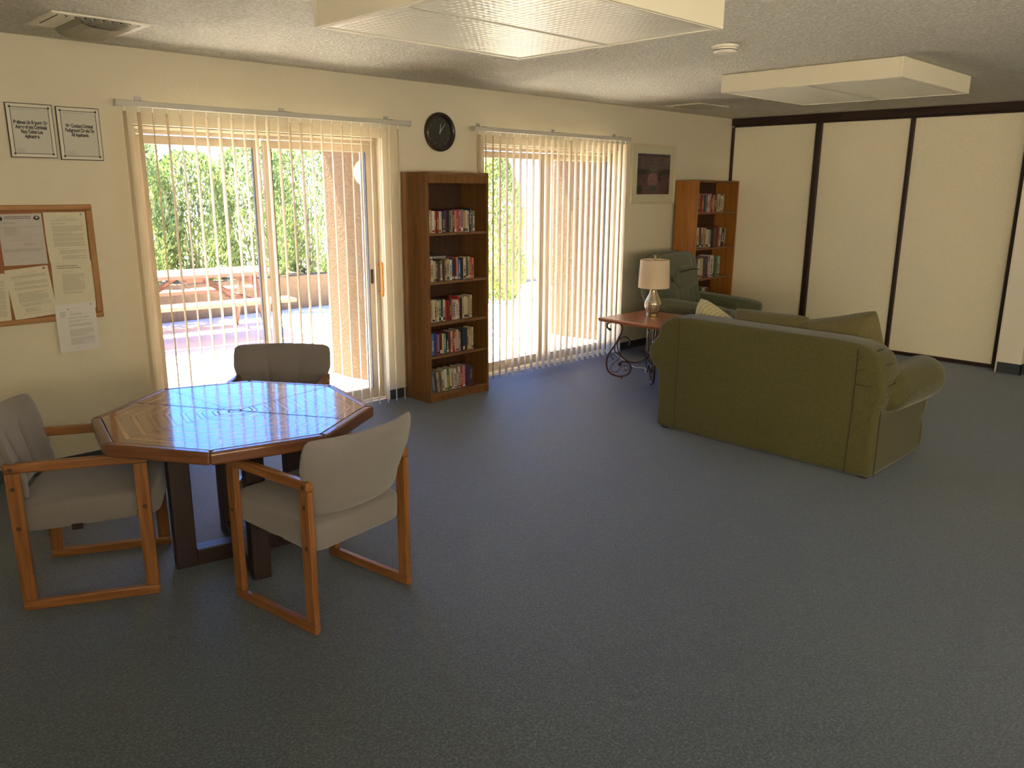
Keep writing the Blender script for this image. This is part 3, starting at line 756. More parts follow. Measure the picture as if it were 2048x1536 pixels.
for k in range(12):
    a = k*math.pi/6; mt = Matrix.Rotation(a, 4, 'Y'); abox(bm, -0.002, 0.002, -0.0128, -0.0122, 0.090, 0.104, mtx=mt)
build('hour_marks', bm, M['greyink'], ck)
for nm, ang, ln, wd, yy in (('hour_hand', 8, 0.062, 0.003, -0.015), ('minute_hand', 40, 0.088, 0.0024, -0.017), ('second_hand', 165, 0.08, 0.0008, -0.019)):
    bm = bmesh.new(); mt = Matrix.Rotation(R(ang), 4, 'Y')
    a_ = [mt @ Vector(c) for c in ((-wd, yy, -0.012), (wd, yy, -0.012), (wd*0.35, yy, ln), (-wd*0.35, yy, ln))]
    b_ = [c + Vector((0, -0.001, 0)) for c in a_]
    va = [bm.verts.new(c) for c in a_]; vb = [bm.verts.new(c) for c in b_]
    bm.faces.new(va); bm.faces.new(vb[::-1])
    for i in range(4): bm.faces.new((va[i], va[(i+1) % 4], vb[(i+1) % 4], vb[i]))
    build(nm, bm, M['hand'] if nm != 'second_hand' else M['greyink'], ck)

# framed picture: a plain generic landscape in muted purples
pc = empty('framed_picture', (-1.51, -0.001, 1.8), label='pale framed picture in muted purple and grey on the wall above the armchair', cat='picture')
hw, hh = 0.385, 0.298
for nm, a, b_, c, d_ in (('frame_rail', -hw, hw, hh-0.022, hh), ('frame_rail', -hw, hw, -hh, -hh+0.022), ('frame_stile', -hw, -hw+0.022, -hh+0.0225, hh-0.0225), ('frame_stile', hw-0.022, hw, -hh+0.0225, hh-0.0225)):
    box(nm, a, b_, -0.028, 0, c, d_, M['picframe'], pc, 0.005, 3)
box('mount', -hw+0.022, hw-0.022, -0.014, -0.002, -hh+0.022, hh-0.022, M['mat'], pc)
def art_mat():
    m, n, l, b = newmat('muted_print'); a = n.new('ShaderNodeVertexColor'); a.layer_name = 'print'
    l.new(a.outputs[0], b.inputs['Base Color']); setp(b, Roughness=0.35); return m
bm = bmesh.new(); nx, nz = 70, 56; x0, x1, z0, z1 = -0.283, 0.283, -0.20, 0.205
cl = bm.loops.layers.color.new('print'); g = {}
for i in range(nx+1):
    for j in range(nz+1): g[i, j] = bm.verts.new((x0+(x1-x0)*i/nx, -0.0147, z0+(z1-z0)*j/nz))
def artcol(u, v_):
    nz_ = noise.noise(Vector((u*6, v_*9, 1))); n2 = noise.noise(Vector((u*22, v_*22, 5)))
    if v_ > 0.62: c = Vector((0.23, 0.175, 0.18)) + Vector((0.05, 0.03, 0.03))*nz_ + (Vector((-0.06, -0.05, -0.02)) if v_ > 0.93 or u < 0.08 else Vector((0, 0, 0)))
    else: c = Vector((0.19, 0.115, 0.115)) + Vector((0.07, 0.04, 0.045))*nz_
    g_ = math.exp(-((u-0.5)/0.17)**2-((v_-0.62)/0.07)**2); c = c.lerp(Vector((0.19, 0.235, 0.21)), min(1, g_*1.2))
    tl = 0.56+0.05*noise.noise(Vector((u*9, 0, 2)))+0.02*n2
    if (u < 0.30+0.05*n2 or u > 0.66+0.05*n2) and tl-0.07 < v_ < tl+0.06: c = Vector((0.055, 0.05, 0.042))
    if 0.63 < u < 0.72 and 0.28 < v_ < 0.58 and abs(u-0.675) < 0.05-(v_-0.28)*0.12: c = Vector((0.05, 0.042, 0.032))
    if v_ < 0.34: c = c.lerp(Vector((0.30, 0.22, 0.225)), max(0, 0.8-abs(u-0.5)*1.3))
    r_ = math.hypot((u-0.47)/0.16, (v_-0.36)/0.18)
    if r_ < 1: c = Vector((0.36, 0.25, 0.25)) + Vector((0.04, 0.04, 0.04))*math.sin(u*130)
    r_ = math.hypot((u-0.48)/0.12, (v_-0.15)/0.09)
    if r_ < 1: c = Vector((0.17, 0.19, 0.165))
    if u < 0.15 and v_ < 0.22: c = Vector((0.05, 0.04, 0.045))
    c = c.lerp(Vector((0.150, 0.130, 0.132)), 0.35)*1.7*(1+0.25*n2)
    return (max(0, c.x), max(0, c.y), max(0, c.z), 1)
for i in range(nx):
    for j in range(nz):
        f = bm.faces.new((g[i, j], g[i+1, j], g[i+1, j+1], g[i, j+1])); c = artcol((i+.5)/nx, (j+.5)/nz)
        for lp in f.loops: lp[cl] = c
build('printed_image', bm, art_mat(), pc)

# ------------------------------------------------------------------ bookcases and books
def bookcase(x0, x1, y0, zt, shelves, m, mx_, mb, label, toprail, kick):
    cx = (x0+x1)/2
    b = empty('bookcase', (cx, y0/2-0.01, 0), label=label, cat='bookcase'); oy = y0/2-0.01
    def bx(nm, a, c, ya, yb, za, zb, mm, bev=0.0015): return box(nm, a-cx, c-cx, ya-oy, yb-oy, za, zb, mm, b, bev)
    t = 0.019
    bx('side_panel', x0, x0+t, y0, -0.016, 0.001, zt, m); bx('side_panel', x1-t, x1, y0, -0.016, 0.001, zt, m)
    bx('back_panel', x0+0.002, x1-0.002, -0.015, -0.011, 0.02, zt-0.002, mb)
    bx('top_panel', x0+t+0.0005, x1-t-0.0005, y0+0.001, -0.016, zt-t, zt-0.0005, mx_)
    if toprail: bx('top_rail', x0+t+0.0005, x1-t-0.0005, y0, y0+0.018, zt-0.082, zt-t-0.0005, mx_ if False else m)
    for z in shelves: bx('shelf', x0+t+0.0005, x1-t-0.0005, y0+0.004, -0.016, z-t, z, mx_)
    if kick: bx('kick_board', x0+t+0.0005, x1-t-0.0005, y0+0.012, y0+0.026, 0.001, shelves[-1]-t-0.0005, m)
    return b
SH1 = [1.322, 0.952, 0.632, 0.372, 0.068]
bookcase(-4.757, -4.135, -0.33, 1.772, SH1, M['bcase'], M['bcasex'], M['bback'], 'tall dark oak bookcase with five rows of paperbacks between the two patio doors', True, True)
SH2 = [1.413, 1.034, 0.704, 0.40, 0.07]
bookcase(-1.158, -0.345, -0.30, 1.745, SH2, M['bcase2'], M['bshelf2'], M['bback'], 'orange oak bookcase in the corner behind the green armchair', False, True)

BC = {'cream': (0.50, 0.44, 0.32), 'white': (0.56, 0.53, 0.48), 'tan': (0.36, 0.26, 0.15), 'beige': (0.42, 0.35, 0.23), 'red': (0.36, 0.035, 0.03), 'dark red': (0.17, 0.02, 0.02),
      'maroon': (0.09, 0.018, 0.02), 'pink': (0.42, 0.19, 0.21), 'salmon': (0.48, 0.17, 0.14), 'purple': (0.09, 0.025, 0.12), 'mauve': (0.24, 0.14, 0.18), 'navy': (0.025, 0.035, 0.09),
      'blue': (0.03, 0.13, 0.32), 'royal blue': (0.02, 0.03, 0.22), 'black': (0.016, 0.014, 0.015), 'grey': (0.22, 0.21, 0.20), 'green': (0.06, 0.14, 0.06), 'teal': (0.05, 0.20, 0.24),
      'olive': (0.16, 0.14, 0.07), 'brown': (0.10, 0.05, 0.03), 'orange': (0.45, 0.18, 0.05), 'light green': (0.22, 0.36, 0.24), 'yellow': (0.50, 0.38, 0.08), 'charcoal': (0.045, 0.042, 0.045)}
BM = {k: plain('book_' + k.replace(' ', '_'), c, 0.45) for k, c in BC.items()}
M['pages'] = plain('book_pages', (0.55, 0.48, 0.34), 0.9)
ORD = ['first', 'second', 'third', 'fourth', 'fifth', 'sixth', 'seventh', 'eighth', 'ninth', 'tenth', 'eleventh', 'twelfth', 'thirteenth', 'fourteenth', 'fifteenth', 'sixteenth',
       'seventeenth', 'eighteenth', 'nineteenth', 'twentieth', 'twenty-first', 'twenty-second', 'twenty-third', 'twenty-fourth', 'twenty-fifth', 'twenty-sixth', 'twenty-seventh', 'twenty-eighth']
rb = random.Random(11)
def book_mesh(w, h, d, c, accent):
    bm = bmesh.new(); t = 0.0022
    # cover: front board, back board, spine; page block; printed bands on the spine
    abox(bm, 0, t, 0, d, 0, h, 0); abox(bm, w-t, w, 0, d, 0, h, 0); abox(bm, t, w-t, 0, t, 0, h, 0)
    abox(bm, t, w-t, t, d-0.003, 0.002, h-0.002, 1)
    m_ = 0.12*w
    k = rb.random()
    if k < 0.75:
        z0 = h*rb.uniform(0.12, 0.35); z1 = h*rb.uniform(0.6, 0.88)
        z = z0
        while z < z1:
            l_ = rb.uniform(0.006, 0.02); ww = rb.uniform(0.15, 0.30)*w
            abox(bm, w/2-ww, w/2+ww*0.8, -0.0004, 0.0001, z, min(z+l_, z1), 2); z += l_+0.004
    if k > 0.5: abox(bm, m_*0.3, w-m_*0.3, -0.0003, 0.0002, h*0.04, h*rb.uniform(0.10, 0.2), 2)
    return bm
def row(names, x0, x1, z, ys, hmean, dmean, rowname, case, lean=None, group='books', hvar=0.012, th=None, back=-0.02):
    wts = [rb.uniform(0.8, 1.25) for _ in names]; tot = sum(wts); X = x0
    for i, c in enumerate(names):
        w_ = wts[i]/tot*(x1-x0)
        if c is None: X += w_; continue
        h_ = hmean + rb.uniform(-hvar, hvar)
        d_ = min(dmean + rb.uniform(-0.01, 0.01), -ys+back)
        acc = rb.choice(['cream', 'white', 'black', 'yellow', 'dark red'] if c not in ('cream', 'white', 'beige') else ['charcoal', 'dark red', 'brown', 'navy'])
        o = build('book', book_mesh(w_-0.0012, h_, d_, c, acc), [BM[c], M['pages'], BM[acc]], None)
        o.location = (X, ys+rb.uniform(-0.004, 0.006), z+0.0006)
        if lean:
            a = lean(i, len(names))
            o.rotation_euler = (0, R(a), 0)
            if a > 0: o.location.z += (w_-0.0012)*math.sin(R(a))
        tag(o, '%s book, %s from the left on the %s of the %s bookcase' % (c, ORD[i], rowname, case), 'book', group)
        X += w_
G1 = 'books in the tall bookcase between the doors'
row(['cream', 'tan', 'white', 'red', 'dark red', 'cream', 'grey', 'navy', 'purple', 'black', 'olive', 'mauve', 'charcoal', 'salmon', 'red', 'pink', 'mauve', 'tan', 'cream', 'beige', 'navy', 'grey', 'olive'], -4.728, -4.255, 1.322, -0.298, 0.166, 0.105, 'top row', 'dark oak', group=G1)
row(['red', 'cream', 'beige', 'black', 'charcoal', 'olive', 'brown', 'tan', 'beige', 'white', 'navy', 'maroon', 'salmon', 'blue', 'black', 'cream', 'charcoal', 'beige', 'red', 'salmon'], -4.724, -4.262, 0.952, -0.292, 0.162, 0.105, 'second row', 'dark oak', group=G1)
row(['teal', 'beige', 'cream', 'tan', 'cream', 'light green', 'charcoal', 'white', 'red', 'dark red', 'maroon', 'pink', 'cream', 'white', 'red', 'black', 'beige', 'cream', 'beige', 'tan', 'white'], -4.720, -4.262, 0.632, -0.272, 0.170, 0.105, 'third row', 'dark oak', group=G1)
row(['grey', 'blue', 'royal blue', 'mauve', 'maroon', 'yellow', 'teal', 'black', 'dark red', 'cream', 'red', 'salmon', 'beige', 'mauve', 'black', 'navy', 'charcoal', 'beige', 'tan', 'cream'], -4.722, -4.262, 0.372, -0.280, 0.168, 0.105, 'fourth row', 'dark oak', group=G1)
row(['grey', 'blue', 'brown', 'beige', 'olive', 'cream', 'white', 'green', 'cream', 'beige', 'white', 'mauve', 'cream', 'red', 'pink', 'purple', 'navy', 'charcoal', 'maroon'], -4.716, -4.262, 0.068, -0.290, 0.166, 0.105, 'bottom row', 'dark oak',
    lean=lambda i, n: -7.0+0.42*i if i < 16 else 0, group=G1)
G2 = 'books in the corner bookcase'
N0 = set(bpy.data.objects)
row(['cream', 'grey', 'dark red', 'red', 'charcoal', 'teal', 'cream', 'pink', 'dark red', 'orange', 'brown', 'beige', 'tan', 'cream', 'olive'], -1.12, -0.56, 1.413, -0.262, 0.185, 0.16, 'top row', 'orange oak', group=G2)
row(['charcoal', 'cream', 'maroon', 'beige', 'tan', 'cream', 'grey', 'black', 'brown', 'dark red', 'beige', 'black', 'grey'], -1.12, -0.50, 1.034, -0.262, 0.205, 0.16, 'second row', 'orange oak', group=G2, hvar=0.018,
    lean=lambda i, n: -5 if i < 4 else (0 if i < 9 else 5))
row(['grey', 'black', 'cream', 'beige', 'charcoal', 'brown', 'mauve', 'white', 'olive', 'green', 'light green'], -1.12, -0.58, 0.704, -0.262, 0.225, 0.16, 'third row', 'orange oak', group=G2, hvar=0.016)
row(['grey', 'charcoal', 'beige', 'brown'], -1.0, -0.74, 0.40, -0.262, 0.19, 0.15, 'fourth row', 'orange oak', group=G2, lean=lambda i, n: -13)
for o in bpy.data.objects:
    if o not in N0 or o.name == 'bookcase.001': o.location += Vector((0.025, -0.022, 0))      # stand the case clear of the picture frame and the baseboard
# two items lying on top of the second row
o = build('book', book_mesh(0.018, 0.17, 0.105, 'grey', 'white'), [BM['grey'], M['pages'], BM['white']]); o.rotation_euler = (0, R(90), 0); o.location = (-4.722, -0.292, 0.952+0.162+0.032)
tag(o, 'grey book lying flat on top of the second row of the dark oak bookcase', 'book', G1)
bm = bmesh.new(); superbox(bm, 0.035, 0.03, 0.012, 0.7, 16, 8); o = build('cable_coil', bm, M['black'], smooth=True); 
bpy.data.objects.remove(o)
bm = bmesh.new()
tube(bm, [(0.03*math.cos(a*0.5)*(1-a*0.006), 0.03*math.sin(a*0.5), 0.004+0.0012*a) for a in range(26)], 0.003, 6)
o = build('coiled_cord', bm, M['charcoal'] if 'charcoal' in M else M['black'], smooth=True); o.location = (-4.672, -0.24, 0.952+0.162+0.034)
tag(o, 'small dark coiled cord on the flat grey book in the dark oak bookcase', 'cord')

# ------------------------------------------------------------------ octagonal table
V8 = [(-7.536, -1.493), (-7.105, -1.174), (-6.712, -1.309), (-6.450, -1.687), (-6.537, -2.161), (-6.930, -2.405), (-7.370, -2.296), (-7.622, -1.911)]
cx = sum(p[0] for p in V8)/8; cy = sum(p[1] for p in V8)/8; ZT = 0.690
tb = empty('octagonal_table', (cx, cy, 0), label='octagonal wooden table with concentric plank top and dark pedestal, ringed by three armchairs', cat='table')
v8 = [Vector((x-cx, y-cy)) for x, y in V8]
def ringpts(k): return [p*k for p in v8]
# solid core under the planks and the eight mitred rim pieces
bm = bmesh.new(); prism(bm, [tuple(p) for p in ringpts(0.90)], ZT-0.048, ZT-0.008); build('core', bm, M['pedestal'], tb)
M['rimwood'] = wood('table_rim_oak', (0.16, 0.062, 0.028), (0.095, 0.034, 0.016), 'x', 0.3, coat=0.3)
K0, K1 = 1.0, 0.925
for i in range(8):
    a, b_ = v8[i], v8[(i+1) % 8]; mid = (a+b_)/2; ang = math.atan2(b_.y-a.y, b_.x-a.x)
    rot = Matrix.Rotation(-ang, 2)
    pts = [rot @ (q-mid) for q in (a*K0, b_*K0, b_*K1, a*K1)]
    e = 0.0004
    bm = bmesh.new(); prism(bm, [tuple(p) for p in pts], -0.026, 0.026)
    o = build('rim_board', bm, M['rimwood'], tb, 0.011, 4); o.location = (mid.x, mid.y, ZT-0.026); o.rotation_euler = (0, 0, ang)
tp = [wood('table_plank_a', (0.27, 0.135, 0.062), (0.21, 0.095, 0.042), 'x', 0.13, coat=0.5, scale=1.2), wood('table_plank_b', (0.36, 0.21, 0.115), (0.29, 0.155, 0.078), 'x', 0.15, coat=0.5, scale=1.2)]
k = K1; idx = 0
while k > 0.03:
    wd = 0.078 if idx % 2 == 0 else 0.036
    k2 = max(0.0, k-wd)
    if k2 < 0.03: k2 = 0.0
    for i in range(8):
        a, b_ = v8[i], v8[(i+1) % 8]; ang = math.atan2(b_.y-a.y, b_.x-a.x); mid = (a+b_)/2*k
        rot = Matrix.Rotation(-ang, 2)
        sh = 0.0006/max(k, 0.1)
        qs = [a*(k-sh), b_*(k-sh), b_*(k2+sh), a*(k2+sh)] if k2 > 0 else [a*(k-sh), b_*(k-sh), Vector((0, 0))]
        pts = [tuple(rot @ (q-mid)) for q in qs]
        dz = 0.0 + 0.0005*((i*7+idx*3) % 3)
        bm = bmesh.new(); prism(bm, pts, -0.0075, 0.0)
        o = build('plank', bm, tp[idx % 2], tb); o.location = (mid.x, mid.y, ZT-0.0012+dz); o.rotation_euler = (0, 0, ang)
    k = k2; idx += 1
# pedestal: two crossing frames of dark boards
pr = R(-12); pcx, pcy = -7.03-cx, -1.78-cy
def pbox(nm, x0, x1, y0, y1, z0, z1, m=M['pedestal'], bev=0.004):
    mt = Matrix.Rotation(pr, 4, 'Z'); c = mt @ Vector(((x0+x1)/2, (y0+y1)/2, 0))
    bm = bmesh.new(); abox(bm, -(x1-x0)/2, (x1-x0)/2, -(y1-y0)/2, (y1-y0)/2, z0, z1)
    return build(nm, bm, m, tb, bev, loc=(pcx+c.x, pcy+c.y, 0), rot=(0, 0, pr))
L = 0.30; t = 0.038
pbox('leg', -L, -L+0.088, -t, t, 0.0, 0.641); pbox('leg', L-0.088, L, -t, t, 0.0, 0.641)
pbox('leg', -t, t, -L-0.02, -L+0.068, 0.0, 0.641); pbox('leg', -t, t, L-0.088, L, 0.0, 0.641)
pbox('foot_rail', -L+0.089, L-0.089, -t, t, 0.0, 0.075); pbox('foot_rail', -t, t, -L+0.069, -t-0.001, 0.0, 0.075); pbox('foot_rail', -t, t, t+0.001, L-0.089, 0.0, 0.075)
bm = bmesh.new(); lathe(bm, [(0.011, 0), (0.011, 0.0015)], 16)
a, b_ = v8[5], v8[6]; e5 = (v8[4]*0.62+v8[5]*0.38)
ang = math.atan2(v8[5].y-v8[4].y, v8[5].x-v8[4].x)
o = build('plug', bm, M['plug'], tb, loc=(e5.x, e5.y, ZT-0.026), rot=(R(90), 0, ang)) ; o.location += Vector((-math.sin(ang)*-0.0005, math.cos(ang)*-0.0005, 0))
# dark joint where the two halves of the top meet
bm = bmesh.new(); abox(bm, -0.55, 0.55, -0.0012, 0.0012, 0, 0.0008)
build('leaf_joint', bm, M['black'], tb, loc=(-7.03-cx, -1.795-cy, ZT-0.0003), rot=(0, 0, R(-57.9)))

# ------------------------------------------------------------------ armchairs
def make_chair(label):
    c = empty('armchair', (0, 0, 0), label=label, cat='chair', group='armchairs round the octagonal table')
    hx, hy, t, d_ = 0.262, 0.2525, 0.027, 0.052
    for s in (-1, 1):
        xa, xb = (s*hx, s*(hx-t)); xa, xb = min(xa, xb), max(xa, xb)
        box('front_post', xa, xb, hy-d_, hy, 0.0405, 0.5795, M['oakz'], c, 0.004)
        box('rear_post', xa, xb, -hy, -hy+d_, 0.0405, 0.5795, M['oakz'], c, 0.004)
        box('armrest', xa-0.002, xb+0.002, -hy-0.001, hy+0.001, 0.58, 0.62, M['oaky'], c, 0.007, 3)
        box('floor_runner', xa, xb, -hy, hy, 0.0, 0.04, M['oaky'], c, 0.005)
        for y, z in ((-hy+0.024, 0.597), (-hy+0.024, 0.517), (-hy+0.024, 0.354), (hy-0.024, 0.394)):
            bm = bmesh.new(); lathe(bm, [(0.0088, 0), (0.0088, 0.0012)], 12)
            xx = s*hx + (s*0.0021 if z > 0.58 else 0)
            build('plug', bm, M['plug'], c, loc=(xx, y, z), rot=(0, s*R(90), 0))
    # seat: thick upholstered slab, rounded front, slightly tipped back
    bm = bmesh.new()
    def fs(v):
        x, y, z = v
        z += 0.012*(1-(x/0.24)**2)*(1-(y/0.26)**2) if z > 0 else 0
        return Vector((x, y, z))
    superbox(bm, 0.2345, 0.262, 0.0625, 0.22, 44, 16, fn=fs)
    o = build('seat', bm, M['chairfab'], c, smooth=True, loc=(0, 0.018, 0.388), rot=(R(2.5), 0, 0))
    # back: curved wrap-round pad
    bm = bmesh.new(); nu, nv = 36, 18; F = {}; B = {}
    for i in range(nu+1):
        for j in range(nv+1):
            u = i/nu*2-1; v_ = j/nv
            wdt = 0.232 + 0.040*min(1, max(0, (v_-0.28)/0.35))**1.0 * 1.0 - 0.004*max(0, v_-0.86)/0.14
            cr = 1.0
            x = u*wdt
            z = 0.462 + v_*0.318
            # rounded corners
            if abs(u) > 0.86:
                k_ = (abs(u)-0.86)/0.14; z = z + (0.008*k_**3 if v_ < 0.2 else 0) - (0.014*k_**3 if v_ > 0.8 else 0)*((v_-0.8)/0.2 if v_ > 0.8 else 0)
            yc = -0.255 - 0.075*v_ + 0.070*abs(u)**2.4
            th = 0.033*(1-abs(u)**8*0.75)*(1-abs(2*v_-1)**8*0.75)
            crease = 0.013*(math.exp(-((abs(u)-0.30-0.06*v_)/0.035)**2))*min(1, max(0, (0.86-v_)/0.3))
            F[i, j] = bm.verts.new((x, yc+th+0.012*math.cos(u*1.5)*(1-v_)-crease, z))
            B[i, j] = bm.verts.new((x, yc-th, z))
    for i in range(nu):
        for j in range(nv):
            bm.faces.new((F[i, j], F[i+1, j], F[i+1, j+1], F[i, j+1])); bm.faces.new((B[i+1, j], B[i, j], B[i, j+1], B[i+1, j+1]))
    for i in range(nu):
        bm.faces.new((F[i+1, 0], F[i, 0], B[i, 0], B[i+1, 0])); bm.faces.new((F[i, nv], F[i+1, nv], B[i+1, nv], B[i, nv]))
    for j in range(nv):
        bm.faces.new((F[0, j], F[0, j+1], B[0, j+1], B[0, j])); bm.faces.new((F[nu, j+1], F[nu, j], B[nu, j], B[nu, j+1]))
    build('backrest', bm, M['chairfab'], c, 0.008, 2, smooth=True)
    box('seat_rail', -0.235, 0.235, -0.05, -0.01, 0.315, 0.34, M['pedestal'], c)
    return c
c0 = make_chair('taupe armchair at the left, facing right, with its seam lined inner back showing')
CH = [(-7.577, -1.565, -26.3, None), (-6.954, -2.3645, 98.9, 'taupe armchair nearest the viewer, its plain outer back turned to us'),
      (-6.532, -1.200, -131.8, 'taupe armchair on the window side, seen over the far edge of the table')]
for i, (x, y, a, lb) in enumerate(CH):
    c = c0 if i == 0 else copy_tree(c0)
    c.location = (x, y, 0); c.rotation_euler = (0, 0, R(a-90))
    if lb: c['label'] = lb

# ------------------------------------------------------------------ end table and lamp
et = empty('end_table', (-2.77, -0.98, 0), R(0), label='square cherry wood end table on scrolled iron legs beside the sofa', cat='table')
ez = 0.55; q = 0.33
bm = bmesh.new(); 
lay = [(q, ez-0.034), (q+0.008, ez-0.028), (q+0.008, ez-0.020), (q+0.017, ez-0.012), (q+0.012, ez-0.004), (q, ez)]
rings = [[bm.verts.new((sx*r_, sy*r_*0.97, z)) for sx, sy in ((-1, -1), (1, -1), (1, 1), (-1, 1))] for r_, z in lay]
for A, B in zip(rings, rings[1:]):
    for i in range(4): bm.faces.new((A[i], A[(i+1) % 4], B[(i+1) % 4], B[i]))
bm.faces.new(rings[0][::-1]); bm.faces.new(rings[-1])
build('table_top', bm, M['cherry'], et)
hook = [(0.076, 0.446), (0.058, 0.456), (0.05, 0.48), (0.059, 0.503), (0.083, 0.512), (0.112, 0.512), (0.147, 0.508)]
mainp = [(0.147, 0.508), (0.172, 0.488), (0.183, 0.461), (0.18, 0.421), (0.162, 0.381), (0.144, 0.341), (0.121, 0.296), (0.093, 0.256), (0.069, 0.215), (0.058, 0.18), (0.055, 0.14), (0.061, 0.099), (0.079, 0.063), (0.11, 0.038), (0.156, 0.022), (0.196, 0.02), (0.235, 0.03), (0.264, 0.054), (0.275, 0.09), (0.271, 0.12), (0.255, 0.14), (0.23, 0.153), (0.2, 0.155), (0.18, 0.145)]
c1p = [(0.244, 0.302), (0.258, 0.327), (0.252, 0.357), (0.226, 0.377), (0.201, 0.379), (0.172, 0.366), (0.154, 0.341), (0.145, 0.311), (0.151, 0.271), (0.173, 0.226), (0.199, 0.191), (0.24, 0.163), (0.28, 0.15), (0.32, 0.148), (0.364, 0.158), (0.398, 0.181), (0.411, 0.212), (0.4, 0.242), (0.37, 0.254), (0.335, 0.249)]
vine = [(0.113, 0.178), (0.095, 0.19), (0.089, 0.21), (0.108, 0.233), (0.138, 0.236), (0.163, 0.221), (0.169, 0.196), (0.15, 0.165), (0.112, 0.13), (0.096, 0.099), (0.099, 0.074), (0.124, 0.058), (0.154, 0.064), (0.178, 0.094), (0.207, 0.12), (0.236, 0.12), (0.255, 0.1), (0.248, 0.077), (0.223, 0.077)]
def P3(l_): return [(s, 0, z) for s, z in l_]
bm = bmesh.new(); tube(bm, P3(hook)+P3(mainp[1:]), 0.0085, 10, smooth_n=4); superbox(bm, 0.013, 0.013, 0.013, 1, 12, 8, mtx=Matrix.Translation((0.078, 0, 0.446)))
abox(bm, 0.186, 0.202, -0.008, 0.008, 0.0005, 0.016)
lg = build('leg', bm, M['iron'], et, smooth=True)
bm = bmesh.new(); superbox(bm, 0.018, 0.014, 0.018, 1, 14, 8); sc1 = build('ball_finial', bm, M['iron'], lg, smooth=True, loc=(0.176, 0, 0.131))
bm = bmesh.new(); tube(bm, P3(c1p), 0.006, 8, smooth_n=4); build('brace_scroll', bm, M['iron'], lg, smooth=True)
bm = bmesh.new(); tube(bm, P3(vine), 0.0032, 6, smooth_n=4)
for x, z, a in ((0.15, 0.06, 40), (0.112, 0.13, 120), (0.215, 0.12, 10), (0.223, 0.077, 200), (0.113, 0.178, 250)):
    mt = Matrix.Translation((x, 0, z)) @ Matrix.Rotation(R(-a), 4, 'Y')
    superbox(bm, 0.010, 0.003, 0.005, 1, 8, 6, mtx=mt)
build('vine_scroll', bm, M['iron'], lg, smooth=True)
base_ang = math.atan2(-0.69, 0.72)
for i, (sx, sy) in enumerate(((-1, 1), (-1, -1), (1, -1), (1, 1))):
    l_ = lg if i == 0 else copy_tree(lg, et)
    a = math.atan2(-sy, -sx)
    l_.location = (sx*0.33, sy*0.30+0.0, 0); l_.rotation_euler = (0, 0, a)
lp = empty('table_lamp', (-2.688, -0.925, ez+0.0005), label='table lamp with mercury glass body and drum shade on the end table', cat='lamp')
bm = bmesh.new(); lathe(bm, [(0.052, 0.0), (0.054, 0.004), (0.054, 0.024), (0.050, 0.028)], 32)
build('base', bm, M['brass'], lp)
bm = bmesh.new(); n = 24; prof = [(0.040, 0.0285), (0.046, 0.036), (0.060, 0.065), (0.066, 0.095), (0.063, 0.125), (0.050, 0.160), (0.034, 0.195), (0.026, 0.222), (0.026, 0.236), (0.020, 0.240)]
nn = 48; rings = []
for r_, z in prof:
    rings.append([bm.verts.new(((r_*(1+0.03*math.cos(12*2*math.pi*i/nn)))*math.cos(2*math.pi*i/nn), (r_*(1+0.03*math.cos(12*2*math.pi*i/nn)))*math.sin(2*math.pi*i/nn), z)) for i in range(nn)])
for A, B in zip(rings, rings[1:]):
    for i in range(nn): bm.faces.new((A[i], A[(i+1) % nn], B[(i+1) % nn], B[i]))
bm.faces.new(rings[0][::-1]); bm.faces.new(rings[-1])
build('glass_body', bm, M['mercury'], lp, smooth=True, sub=1).scale = (1.13, 1.13, 1)
bm = bmesh.new(); lathe(bm, [(0.006, 0.240), (0.006, 0.50)], 12); build('neck', bm, M['brass'], lp)
bm = bmesh.new(); lathe(bm, [(0.004, 0.500), (0.012, 0.505), (0.013, 0.512), (0.007, 0.518), (0.012, 0.528), (0.012, 0.536), (0.004, 0.543)], 16); build('finial', bm, M['brass'], lp, smooth=True)
bm = bmesh.new(); lathe(bm, [(0.1385, 0.255), (0.128, 0.500), (0.1265, 0.500), (0.137, 0.255)], 56)
for f in [f for f in bm.faces if len(f.verts) > 4]: bm.faces.remove(f)
sh = build('shade', bm, M['shade'], lp, smooth=False)
bm = bmesh.new()
for a in (0, 120, 240):
    tube(bm, [(0.004*math.cos(R(a)), 0.004*math.sin(R(a)), 0.499), (0.127*math.cos(R(a)), 0.127*math.sin(R(a)), 0.490)], 0.0014, 6)
build('shade_ring', bm, M['brass'], lp)
bm = bmesh.new(); tube(bm, [(-2.62, -0.83, 0.004), (-2.48, -0.72, 0.004), (-2.52, -0.64, 0.004), (-2.45, -0.52, 0.004), (-2.3, -0.30, 0.004), (-2.1, -0.03, 0.004)], 0.004, 6, smooth_n=5)
o = build('power_cord', bm, M['cable'], smooth=True); tag(o, 'white power cord lying on the carpet behind the end table', 'cord')

# ------------------------------------------------------------------ sofa
sf = empty('sofa', (-3.55, -2.67, 0), label='olive green two seat sofa with rolled arms, its back turned to the viewer', cat='sofa')
SX, SY = -3.55, -2.67
def mirror_profile():
    half = [(0.76, 0.012), (0.76, 0.40), (0.785, 0.425), (0.825, 0.462), (0.855, 0.515), (0.848, 0.575), (0.815, 0.630), (0.782, 0.665), (0.772, 0.705), (0.758, 0.745), (0.715, 0.782), (0.66, 0.806), (0.50, 0.812)]
    return half
hp = mirror_profile()
pr_l = [(y, z) for y, z in hp]; pr_r = [(-y, z) for y, z in [(0.48, 0.806), (0.60, 0.798), (0.68, 0.775), (0.735, 0.735), (0.765, 0.68), (0.782, 0.62), (0.79, 0.55), (0.782, 0.48), (0.765, 0.42), (0.76, 0.36), (0.76, 0.012)]]
bm = bmesh.new(); prism_x(bm, pr_l + [(0.0, 0.808)] + pr_r, -0.42, -0.17)
